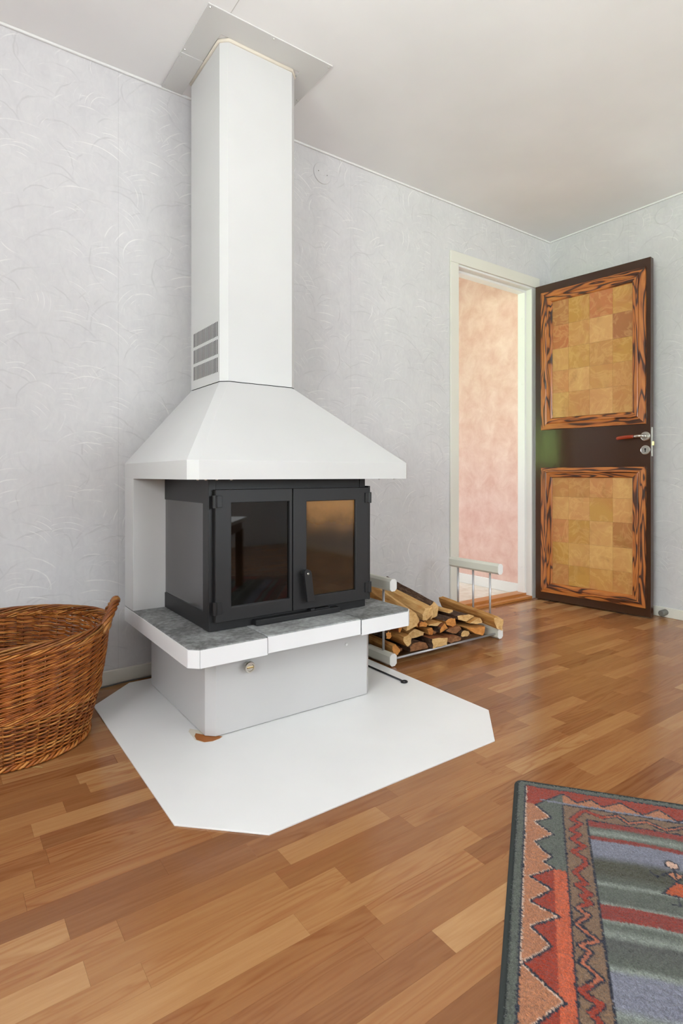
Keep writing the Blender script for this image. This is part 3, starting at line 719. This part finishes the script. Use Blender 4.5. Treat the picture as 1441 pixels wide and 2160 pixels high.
# firewood: every log its own object. front outline (x, z) at y, back offset, side and end materials, bark sides
LOGS = [
 ('split log with pale end resting behind the shelf, under the left rack bar', -0.40, [(1.570,.203),(1.592,.260),(1.628,.234),(1.634,.190),(1.612,.170)], (.0,.28,.045), W_YEL, E_PALE, ()),
 ('big pale split log leaning beside the corner of the grey shelf', -0.47, [(1.655,.128),(1.663,.18),(1.677,.215),(1.712,.200),(1.735,.162),(1.718,.140)], (-.012,.32,.105), W_PALE, E_PALE, ()),
 ('square-ended pale log lying at the top of the pile below the bark slab', -0.44, [(1.778,.151),(1.779,.178),(1.796,.204),(1.842,.206),(1.85,.171),(1.805,.145)], (-.02,.32,.062), W_PALE, E_PALE, ()),
 ('long log with thick dark bark on its back at the top of the pile', -0.40, [(1.867,.133),(1.878,.169),(1.852,.196),(1.890,.214),(1.922,.19),(1.914,.142)], (-.04,.30,.085), W_PALE, E_PALE, (1,2,3)),
 ('small round orange-ended stick under the square-ended pale log', -0.46, [(1.743,.132),(1.741,.147),(1.757,.154),(1.779,.15),(1.79,.138),(1.786,.124)], (0,.30,0), W_RED, E_ORG, (2,3)),
 ('thin orange splinter of wood beside the big leaning pale log', -0.45, [(1.735,.129),(1.733,.152),(1.743,.158),(1.752,.15),(1.75,.128)], (0,.28,0), W_RED, E_ORG, ()),
 ('flat honey-coloured log with a slanting end in the middle of the pile', -0.46, [(1.797,.129),(1.807,.134),(1.855,.134),(1.886,.130),(1.885,.132),(1.853,.117)], (-.02,.32,0), W_YEL, E_PALE, ()),
 ('wedge log with a triangular orange end in the middle of the pile', -0.47, [(1.857,.085),(1.868,.112),(1.889,.130),(1.914,.1)], (0,.32,0), W_RED, E_ORG, (0,3)),
 ('dark bark-covered log below the triangular orange end', -0.45, [(1.834,.083),(1.838,.100),(1.850,.094),(1.858,.086),(1.856,.082),(1.845,.081)], (0,.32,0), BARK, E_BRN, (0,1,2,3,4,5)),
 ('thin pale plank-like log lying on top left of the long diagonal log', -0.38, [(2.003,.140),(2.007,.154),(2.037,.152),(2.04,.143),(2.027,.139)], (-.10,.27,.03), W_PALE, E_PALE, ()),
 ('log with dark bark top and a notched pale end right of the middle', -0.45, [(1.915,.128),(1.944,.138),(1.982,.134),(1.989,.097),(1.965,.095),(1.926,.108)], (0,.30,0), W_YEL, E_ORG, (0,1)),
 ('reddish-barked log with a small triangular pale end near the rack top', -0.44, [(2.01,.120),(2.004,.139),(2.088,.137),(2.130,.120),(2.07,.101)], (0,.30,.0), W_RED, E_PALE, (0,1,4)),
 ('pale split log with a wedge end lying above the large orange wedge', -0.46, [(2.064,.098),(2.118,.111),(2.148,.113),(2.166,.087),(2.12,.086)], (0,.32,0), W_YEL, E_PALE, ()),
 ('long squared log lying diagonally over the right end of the rack', -0.525, [(2.178,.089),(2.166,.123),(2.20,.124),(2.240,.103),(2.232,.048),(2.195,.064)], (.0,.38,.036), W_YEL, E_PALE, ()),
 ('large quarter log with an orange wedge end beside the right end bar', -0.49, [(2.009,.092),(2.083,.081),(2.147,.078),(2.144,.046),(2.127,.034),(2.071,.055)], (0,.32,0), W_YEL, E_ORG, (3,4)),
 ('flat reddish-brown log lying across the middle right of the pile', -0.46, [(1.906,.086),(1.93,.094),(1.977,.096),(2.003,.094),(2.017,.076),(1.974,.062)], (0,.32,0), W_RED, E_BRN, (4,5,0)),
 ('small birch log with a pale round end in the lower right of the pile', -0.47, [(1.998,.053),(2.001,.066),(2.019,.074),(2.051,.066),(2.060,.052),(2.043,.040),(2.010,.042)], (0,.32,0), W_PALE, E_PALE, (0,1,2,3,4,5,6)),
 ('olive-brown round log lying lowest beside the right end of the rack', -0.45, [(2.058,.034),(2.066,.041),(2.084,.044),(2.100,.041),(2.104,.036),(2.085,.033)], (0,.32,0), W_YEL, E_BRN, (0,1,2)),
 ('half-round brown log with growth rings low on the front rod', -0.48, [(1.895,.041),(1.898,.06),(1.925,.066),(1.968,.059),(1.994,.044),(1.988,.033),(1.925,.033)], (0,.32,0), W_RED, E_BRN, (4,5,6)),
 ('squared log with a bright pale end standing lowest in the pile centre', -0.495, [(1.789,.034),(1.785,.079),(1.832,.077),(1.886,.068),(1.883,.034),(1.835,.033)], (0,.32,0), W_RED, E_PALE, (0,)),
 ('half-round dark brown log end lying on the front rod left of centre', -0.48, [(1.668,.038),(1.670,.06),(1.689,.074),(1.724,.075),(1.76,.062),(1.779,.044),(1.779,.033)], (0,.32,0), W_RED, E_BRN, (0,1,2,3,4)),
 ('split log with a pale ragged end on the left of the pile', -0.47, [(1.635,.089),(1.641,.106),(1.67,.113),(1.686,.091),(1.681,.063),(1.662,.057)], (-.01,.32,.010), W_YEL, E_PALE, ()),
 ('broad split log with a wide brown face left of the pile centre', -0.44, [(1.69,.079),(1.695,.105),(1.732,.121),(1.795,.094),(1.785,.083),(1.746,.079)], (-.02,.32,.02), W_YEL, E_PALE, ()),
 ('jagged split log with an orange underside in the pile centre', -0.46, [(1.80,.085),(1.797,.098),(1.79,.114),(1.823,.116),(1.829,.098),(1.827,.082)], (0,.32,0), W_YEL, E_ORG, ()),
 ('small orange log end just under the right corner of the shelf', -0.44, [(1.638,.120),(1.636,.147),(1.652,.150),(1.654,.128),(1.646,.116)], (0,.32,0), W_RED, E_ORG, ()),
 ('small round knotty log end behind the left rack upright', -0.44, [(1.568,.103),(1.566,.127),(1.577,.133),(1.595,.126),(1.597,.108),(1.585,.098)], (.0,.26,0), W_YEL, E_ORG, (0,1,2)),
 ('split log with an orange end lying on the lower left end bar', -0.47, [(1.575,.062),(1.577,.078),(1.595,.083),(1.622,.052),(1.609,.034),(1.588,.034)], (.0,.30,.014), W_YEL, E_ORG, ()),
 ('dull grey-brown log lying lowest at the left end of the rack', -0.44, [(1.63,.034),(1.632,.044),(1.645,.050),(1.658,.046),(1.660,.036),(1.645,.033)], (0,.30,0), W_RED, E_BRN, ()),
 ('curved dark bark piece between the left logs of the pile', -0.42, [(1.632,.050),(1.634,.057),(1.660,.052),(1.664,.044),(1.660,.038),(1.645,.042)], (0,.28,.0), BARK, E_BRN, (0,1,2,3,4,5)),
 ('yellow split log at the back left of the rack, under the shelf', -0.40, [(1.606,.124),(1.608,.150),(1.628,.148),(1.631,.13),(1.619,.120)], (.0,.22,0), W_YEL, E_BRN, ()),
]
for li, (label, yf, P, off, sm, em, bark) in enumerate(LOGS):
    r_ = random.Random(100+li); n_ = len(P)
    cx = sum(p[0] for p in P)/n_; cz = sum(p[1] for p in P)/n_
    area2 = sum(P[i][0]*P[(i+1) % n_][1]-P[(i+1) % n_][0]*P[i][1] for i in range(n_))
    bm = BM(); rings = []
    K_ = 9
    fine = []                                     # subdivide the outline so that the split faces can be uneven
    src = []
    for i in range(n_):
        a, b = P[i], P[(i+1) % n_]
        for t in (0, 1/3, 2/3): fine.append((a[0]+(b[0]-a[0])*t, a[1]+(b[1]-a[1])*t)); src.append(i)
    m_ = len(fine); amp = [r_.uniform(-0.0016, 0.0016) for _ in fine]
    ph = r_.random()*6
    for k in range(K_):
        t = k/(K_-1); s = 0.955-0.03*t+0.012*math.sin(ph+4*t)
        ring = []
        for i, (x, z) in enumerate(fine):
            isb = src[i] in bark
            j = r_.uniform(-1, 1)*(0.0018 if isb else 0.0007)
            dx, dz = x-cx, z-cz; l = math.hypot(dx, dz)+1e-6
            kk = s + (amp[i]+j)/l
            ring.append(bm.verts.new((cx+dx*kk+off[0]*t, yf+off[1]*t+(r_.uniform(-.0018, .0018) if k in (0, K_-1) else 0), max(cz+dz*kk+off[2]*t, 0.0322))))
        rings.append(ring)
    for k in range(K_-1):
        for i in range(m_):
            f = bm.faces.new((rings[k][i], rings[k][(i+1) % m_], rings[k+1][(i+1) % m_], rings[k+1][i]))
            f.material_index = 2 if src[i] in bark else 0
    for ring in (rings[0], rings[-1]):
        y_ = sum(v.co.y for v in ring)/m_
        cv = bm.verts.new((sum(v.co.x for v in ring)/m_, y_+r_.uniform(-.003, .003), sum(v.co.z for v in ring)/m_))
        for i in range(m_): bm.faces.new((ring[i], ring[(i+1) % m_], cv)).material_index = 1
    zb = min(v.co.z for v in bm.verts)
    o = obj('log', bm, [sm, em, BARK], origin=(cx, yf+off[1]/2, zb))
    tag(o, label, 'log', 'firewood logs in the rack')
# ------------------------------------------------------------------ wicker basket
BK = thing('wicker_basket', (0.185, -0.330, 0), 'large round brown wicker basket with rope handle on the floor left of the fireplace', 'basket')
BZ, R0, R1, BAND = 0.345, 0.205, 0.268, 0.152
def rad(z): t = z/BZ; return R0+(R1-R0)*t+0.010*math.sin(PI*min(1, t))
def cyl(th, r, z): return (r*math.cos(th), r*math.sin(th), z)
br = random.Random(5)
bm = BM(); n_ = 40                                  # base of flat weave
for k in range(12): r = 0.016*(k+1); tube(bm, [cyl(2*PI*i/36, r, 0.010+0.0018*math.cos(12*2*PI*i/36+k*PI)) for i in range(36)], 0.0045, 4, closed=True)
for k in range(6): a = PI*k/6; tube(bm, [cyl(a, -0.195, 0.010), cyl(a, 0.195, 0.010)], 0.003, 4)
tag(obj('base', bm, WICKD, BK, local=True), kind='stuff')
# lower wall: dense stakes, over-and-under rods
NL = 52
bm = BM()
for k in range(NL):
    a = 2*PI*(k+0.5)/NL; tube(bm, [cyl(a, rad(z), z) for z in (0.006, 0.05, 0.09, BAND+0.008)], 0.0026, 5)
NU = 30
for k in range(NU):
    a = 2*PI*(k+0.5)/NU; tube(bm, [cyl(a, rad(z), z) for z in (BAND-0.01, 0.2, 0.27, BZ-0.004)], 0.0033, 5)
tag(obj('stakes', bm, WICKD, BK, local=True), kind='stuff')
bm = BM(); z = 0.018; k = 0
while z < BAND-0.012:
    ph = (k % 2)*PI; sg = NL*6
    # rods slant upward a little in each stake gap, as woven
    pts = []
    for i in range(sg):
        a = 2*PI*i/sg; s = math.cos(NL/2*a+ph)
        pts.append(cyl(a, rad(z)+0.0038*s, z+0.0012*math.sin(NL/2*a+ph)+0.0006*math.sin(7*a+k)))
    tube(bm, pts, 0.0029, 4, closed=True); z += 0.0058; k += 1
tag(obj('lower_weave', bm, WICK, BK, local=True), kind='stuff')
def rope(zc, rc, R_, strands, turns, rr, n=160, name='rope_band', m=WICK):
    bm = BM()
    for s in range(strands):
        pts = []
        for i in range(n):
            a = 2*PI*i/n; q = turns*a+2*PI*s/strands
            pts.append(cyl(a, rc+R_*math.cos(q), zc+R_*math.sin(q)+0.0008*math.sin(5*a+s*2)))
        tube(bm, pts, rr, 5, closed=True)
    return tag(obj(name, bm, m, BK, local=True), kind='stuff')
rope(0.010, R0+0.006, 0.006, 3, 26, 0.0042, name='foot_rope')
rope(BAND-0.006, rad(BAND)+0.003, 0.0042, 4, 20, 0.0028)
rope(BAND+0.005, rad(BAND)+0.003, 0.0042, 4, 18, 0.0026)
# upper wall: slanting rods, each passing outside two stakes
bm = BM(); z = BAND+0.014; row = 0
while z < BZ-0.022:
    for st in range(NU):
        if (st+row) % 2 and br.random() < 0.0: continue
        a0 = 2*PI*(st+0.5)/NU; da = 2*PI/NU
        for q in range(2):
            zz = z+q*0.0042-0.006; rise = 0.0165
            pts = []
            for t in (0, 0.25, 0.5, 1.0, 1.5, 1.75, 2.0, 2.3):
                inout = -0.0048 if (t < 0.2 or t > 1.9) else (0.0062 if 0.45 < t < 1.6 else 0.001)
                pts.append(cyl(a0+da*t, rad(zz)+inout+br.uniform(-.0006, .0006), zz+rise*t/2+br.uniform(-.0008, .0008)))
            tube(bm, pts, 0.0022+br.uniform(-.0003, .0004), 4)
    z += 0.0138; row += 1
tag(obj('upper_weave', bm, WICK, BK, local=True), kind='stuff')
rope(BZ-0.014, rad(BZ)+0.002, 0.0070, 6, 12, 0.0031, name='rim', m=WICK)
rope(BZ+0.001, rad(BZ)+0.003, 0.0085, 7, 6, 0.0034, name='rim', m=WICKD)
def basket_handle(ac):
    bm = BM(); span = 0.37; n = 48; hh = 0.062
    core = []
    for i in range(n+1):
        t = i/n; a = ac-span+2*span*t; s = math.sin(PI*t)
        core.append(Vector(cyl(a, rad(BZ)+0.006+0.018*s, BZ-0.018+(hh+0.018)*s**0.8)))
    for st in range(5):
        pts = []
        for i, p in enumerate(core):
            tg = (core[min(i+1, n)]-core[max(i-1, 0)]).normalized(); u = Vector((math.cos(ac), math.sin(ac), 0)); v = tg.cross(u).normalized(); u = v.cross(tg)
            q = 14*i/n+2*PI*st/5; pts.append(p+(u*math.cos(q)+v*math.sin(q))*0.0085)
        tube(bm, pts, 0.0056, 6)
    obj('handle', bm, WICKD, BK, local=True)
basket_handle(math.radians(-15)); basket_handle(math.radians(165))

# ------------------------------------------------------------------ rug
RU, RV = 1.90, 1.44
RG = thing('rug', (1.232, -1.391, 0), 'grey-green and rust woven rug with zigzag borders and a small figure', 'rug', rz=math.atan2(-0.807, 0.591))
# local x = along the top edge, local -y = along the left edge
us = np.concatenate([np.arange(0.004, 0.52, 0.0025), np.arange(0.52, RU-0.004, 0.012), [RU-0.004]])
vs = np.concatenate([np.arange(0.004, 0.74, 0.0025), np.arange(0.74, RV-0.004, 0.012), [RV-0.004]])
Ug, Vg = np.meshgrid(us, vs, indexing='ij')
rs = np.random.RandomState(3)
Um = np.minimum(Ug, RU-Ug); Vm = np.minimum(Vg, RV-Vg)
u_ = Um+rs.normal(0, 0.0007, Um.shape); v_ = Vm+rs.normal(0, 0.0007, Vm.shape)
zigL = [(.052,.109),(.088,.154),(.051,.181),(.092,.219),(.052,.256),(.069,.281),(.086,.297),(.07,.319),(.09,.335),(.043,.373),(.083,.399),(.044,.442),(.096,.467),(.046,.505),(.08,.54),(.034,.59),(.076,.627),(.098,.645),(.079,.664),(.05,.699),(.09,.74)]
zigT = [(.052,.109),(.115,.041),(.149,.071),(.183,.047),(.207,.073),(.249,.041),(.292,.08),(.334,.045),(.368,.086),(.41,.048),(.45,.08),(.50,.042),(.55,.078),(.60,.045),(.66,.08),(.72,.043),(.78,.078),(.84,.045),(.90,.08),(.96,.045)]
motL = [(.161,.101),(.132,.148),(.151,.158),(.129,.19),(.146,.202),(.129,.223),(.153,.242),(.128,.268),(.149,.285),(.152,.301),(.128,.334),(.147,.362),(.129,.371),(.154,.391),(.137,.4),(.15,.416),(.126,.437),(.145,.449),(.122,.476),(.155,.505),(.125,.522),(.14,.534),(.125,.561),(.152,.584),(.119,.616),(.149,.632),(.133,.65),(.147,.669),(.122,.70),(.15,.74)]
motT = [(.161,.101),(.202,.119),(.236,.099),(.257,.125),(.297,.107),(.332,.127),(.376,.105),(.41,.126),(.45,.103),(.50,.124),(.55,.104),(.60,.125),(.65,.104),(.7,.124),(.76,.104),(.82,.125),(.88,.104),(.96,.124)]
def pdist(pl, uu, vv):
    d = np.full(uu.shape, 9.0)
    for (a0, a1), (b0, b1) in zip(pl, pl[1:]):
        ex, ey = b0-a0, b1-a1; L2 = ex*ex+ey*ey
        t = np.clip(((uu-a0)*ex+(vv-a1)*ey)/L2, 0, 1); d = np.minimum(d, np.hypot(uu-a0-t*ex, vv-a1-t*ey))
    return d
def lin(r, g, b): return np.array(srgb(r, g, b)[:3])
GREY, LAV, OLV, LITE, DKG = lin(92, 98, 88), lin(128, 130, 144), lin(72, 72, 56), lin(140, 148, 138), lin(84, 86, 82)
RED, ORG, TAN, BRN, NAVY, REDF = lin(152, 50, 24), lin(196, 92, 56), lin(178, 118, 82), lin(128, 100, 76), lin(28, 32, 48), lin(140, 52, 40)
# field stripes run along the top edge
sv = v_ + 0.004*np.sin(Ug*9) + 0.003*np.sin(Ug*23+1)
stops = [(.138, REDF), (.160, REDF), (.166, GREY), (.186, LITE), (.198, GREY), (.2005, REDF), (.211, REDF), (.2135, LAV), (.262, LAV), (.285, OLV), (.318, OLV), (.345, GREY), (.354, LITE), (.363, GREY), (.402, GREY), (.410, LITE), (.4125, REDF), (.4475, REDF), (.450, LITE), (.463, GREY), (.486, LITE), (.497, DKG), (.546, GREY), (.558, LITE), (.568, LAV), (.628, LAV), (.645, LITE), (.665, DKG), (.74, DKG)]
col = np.stack([np.interp(sv, [s[0] for s in stops], [s[1][i] for s in stops]) for i in range(3)], -1)
streak = np.repeat(rs.normal(0, 1, (1, len(vs))), len(us), 0)
streak = (streak+np.roll(streak, 1, 1)+np.roll(streak, 2, 1))/3
col *= (1+0.07*streak*np.clip(0.6+0.6*np.sin(Ug*11+2*streak), 0, 1))[..., None]
# figure
def tri(p, uu, vv):
    s = []
    for i in range(len(p)):
        a, b = p[i], p[(i+1) % len(p)]; s.append((b[0]-a[0])*(vv-a[1])-(b[1]-a[1])*(uu-a[0]))
    s = np.stack(s); return (s >= 0).all(0) | (s <= 0).all(0)
def put(mask, c): col[mask] = c
sk = [(.319, .303), (.285, .348), (.355, .350)]; bo = [(.303, .284), (.319, .274), (.337, .282), (.320, .304)]
put(tri(sk, u_, v_) & (Ug < 0.6), lin(186, 84, 40)); put(tri(bo, u_, v_) & (Ug < 0.6), lin(196, 128, 92))
put(np.hypot(u_-.320, v_-.253) < .0115, lin(216, 178, 156))
fig = [sk+[sk[0]], bo+[bo[0]], [(.303, .284), (.286, .298), (.273, .286)], [(.337, .282), (.354, .296), (.366, .284)], [(.312, .350), (.310, .374), (.298, .374)], [(.328, .350), (.330, .374), (.342, .373)], [(.320, .264), (.320, .304)]]
dd = np.minimum.reduce([pdist(p, u_, v_) for p in fig]); put((dd < .0019) & (Ug < 0.6), NAVY)
put(np.abs(np.hypot(u_-.320, v_-.253)-.0125) < .0019, NAVY)
# borders
inb = (u_ < .165) | (v_ < .137)
put(inb, BRN)
md = np.minimum(pdist(motL, u_, v_), pdist(motT, u_, v_))
put(inb & (md < .0072), NAVY)
thin = ((v_ > .43) & (v_ < .60)) | ((u_ > .21) & (v_ < .137))
put(inb & (md < np.where(thin, .0028, .0050)), RED); put(inb & thin & (md < .0028), lin(176, 100, 70))
outb = (u_ < .115) | (v_ < .089)
zl = np.interp(v_, [p[1] for p in zigL], [p[0] for p in zigL]); zt = np.interp(u_, [p[0] for p in zigT], [p[1] for p in zigT])
left = (u_ < .115) & (v_ > np.where(u_ < .052, .109, zt))
put(outb, TAN)
put(outb & left & (u_ > zl) & (v_ < .337), GREY); put(outb & left & (v_ < .109) & (u_ > .04), GREY)
put(outb & left & (u_ > zl) & (v_ >= .337), RED); put(outb & left & (u_ > np.maximum(zl, .087)) & (v_ >= .337), ORG)
put(outb & (v_ < zt) & (v_ < .109) & ~((u_ < .052) & (v_ > .106)), RED)
put((v_ < .0895) & (np.abs(v_-.0845) < .0035) & (u_ > .062), LAV)
zd = np.minimum(pdist(zigL, u_, v_), pdist(zigT, u_, v_)); put(outb & (zd < .0024), NAVY)
put(outb & (zd < .0045) & (zd >= .0024) & (u_ < zl) & (v_ > .11), lin(206, 178, 158))
put((np.abs(u_-.114) < .0022) & (v_ > .089), NAVY); put((np.abs(v_-.090) < .0020) & (u_ > .114), NAVY)
put((np.abs(u_-.1655) < .0022) & (v_ > .137), NAVY); put((np.abs(v_-.137) < .0020) & (u_ > .164), NAVY)
edge = (u_ < .026) | (v_ < .025); put(edge, GREY*0.92)
put((np.abs(u_-.0265) < .0022) & (v_ > .0245), NAVY); put((np.abs(v_-.0255) < .0019) & (u_ > .0255), NAVY)
put((u_ > .0287) & (u_ < .031) & (v_ > .03) & (v_ < .60), lin(206, 178, 158))
put((u_ < .011) | (v_ < .006), lin(44, 50, 48))
col *= (1+rs.normal(0, 0.11, Um.shape))[..., None]
col = np.clip(col, 0.002, 1)
zz = 0.0085+rs.normal(0, 0.0009, Um.shape)+0.0006*np.sin(Ug*60)*np.sin(Vg*47)
zz -= 0.0035*np.exp(-np.minimum(Um, Vm)/0.004)
nu, nv = len(us), len(vs)
co = np.stack([Ug, -Vg, zz], -1).reshape(-1, 3)
idx = np.arange(nu*nv).reshape(nu, nv)
fc = np.stack([idx[:-1, :-1], idx[:-1, 1:], idx[1:, 1:], idx[1:, :-1]], -1).reshape(-1, 4)
cu, cv_ = Ug.reshape(-1), Vg.reshape(-1)
RC = 0.022                                           # rounded corners
qx = np.maximum(RC-np.minimum(cu, RU-cu), 0); qy = np.maximum(RC-np.minimum(cv_, RV-cv_), 0)
keep = np.hypot(qx, qy) < RC-0.003
fc = fc[keep[fc].all(1)]
me = bpy.data.meshes.new('pile')
me.vertices.add(len(co)); me.vertices.foreach_set('co', co.astype(np.float32).ravel())
me.loops.add(fc.size); me.loops.foreach_set('vertex_index', fc.ravel().astype(np.int32))
me.polygons.add(len(fc)); me.polygons.foreach_set('loop_start', np.arange(0, fc.size, 4, dtype=np.int32))
me.update(); me.validate()
at = me.color_attributes.new('yarn', 'FLOAT_COLOR', 'POINT')
at.data.foreach_set('color', np.concatenate([col.reshape(-1, 3), np.ones((nu*nv, 1))], 1).astype(np.float32).ravel())
YARN = Mat('rug_yarn', 0.95, spec=0.1); YARN.b.inputs['Sheen Weight'].default_value = 0.25
ya_ = YARN.nt.nodes.new('ShaderNodeVertexColor'); ya_.layer_name = 'yarn'
nz_ = YARN.noise(YARN.obj(), 420, 3, 0.6)
YARN.base(YARN.mix(1.0, ya_.outputs[0], YARN.ramp(nz_, [(0.3, (0.62, 0.62, 0.62, 1)), (0.65, (1.2, 1.2, 1.2, 1))]), 'MULTIPLY')); YARN.bump(nz_, 0.9, 0.003)
me.materials.append(YARN.m)
po = bpy.data.objects.new('pile', me); COL.objects.link(po); po.parent = RG; tag(po, kind='stuff')
bm = BM(); RB = simple('dark_green_binding', (44, 50, 48), 0.9)
def rr_out(off):
    pts = []
    for cx, cy, a0 in ((RU-RC, -RC, 0), (RC, -RC, 90), (RC, -RV+RC, 180), (RU-RC, -RV+RC, 270)):
        for k in range(7): a = math.radians(a0+15*k); pts.append((cx+(RC-off)*math.cos(a), cy+(RC-off)*math.sin(a)))
    return pts
lay = [(0.0, 0.0), (-0.0015, 0.004), (0.0005, 0.0075), (0.004, 0.009), (0.009, 0.0085), (0.010, 0.0)]
rings = [[bm.verts.new((x, y, z)) for x, y in rr_out(o_)] for o_, z in lay]
for A_, B_ in zip(rings, rings[1:]+rings[:1]):
    for k in range(len(A_)): f = bm.faces.new((A_[k], A_[(k+1) % len(A_)], B_[(k+1) % len(A_)], B_[k])); f.smooth = True
obj('binding', bm, RB, RG, local=True)
bm = BM(); bm.faces.new([bm.verts.new((x, y, 0.002)) for x, y in rr_out(0.006)]); obj('backing', bm, RB, RG, local=True)

# coffee table behind the camera, mirrored in the left stove glass
TBL = thing('coffee_table', (1.232+0.591*1.1-0.807*0.70, -1.391-0.807*1.1-0.591*0.70, 0.0135), 'white-topped brown wooden coffee table standing on the rug', 'table', rz=math.atan2(-0.807, 0.591))
TWD = simple('brown_table_wood', (120, 76, 44), 0.4)
bm = BM(); box(bm, -0.44, 0.44, -0.33, 0.33, 0.47, 0.495); obj('table_top', bm, TRIMW, TBL, local=True, bevel=0.003)
bm = BM(); box(bm, -0.40, 0.40, -0.30, 0.30, 0.40, 0.47); obj('apron', bm, TWD, TBL, local=True)
for sx in (-1, 1):
    for sy in (-1, 1):
        bm = BM(); prism(bm, [(sx*0.385-.025, sy*0.285-.025), (sx*0.385+.025, sy*0.285-.025), (sx*0.385+.025, sy*0.285+.025), (sx*0.385-.025, sy*0.285+.025)], 0.0, 0.41); obj('leg', bm, TWD, TBL, local=True)
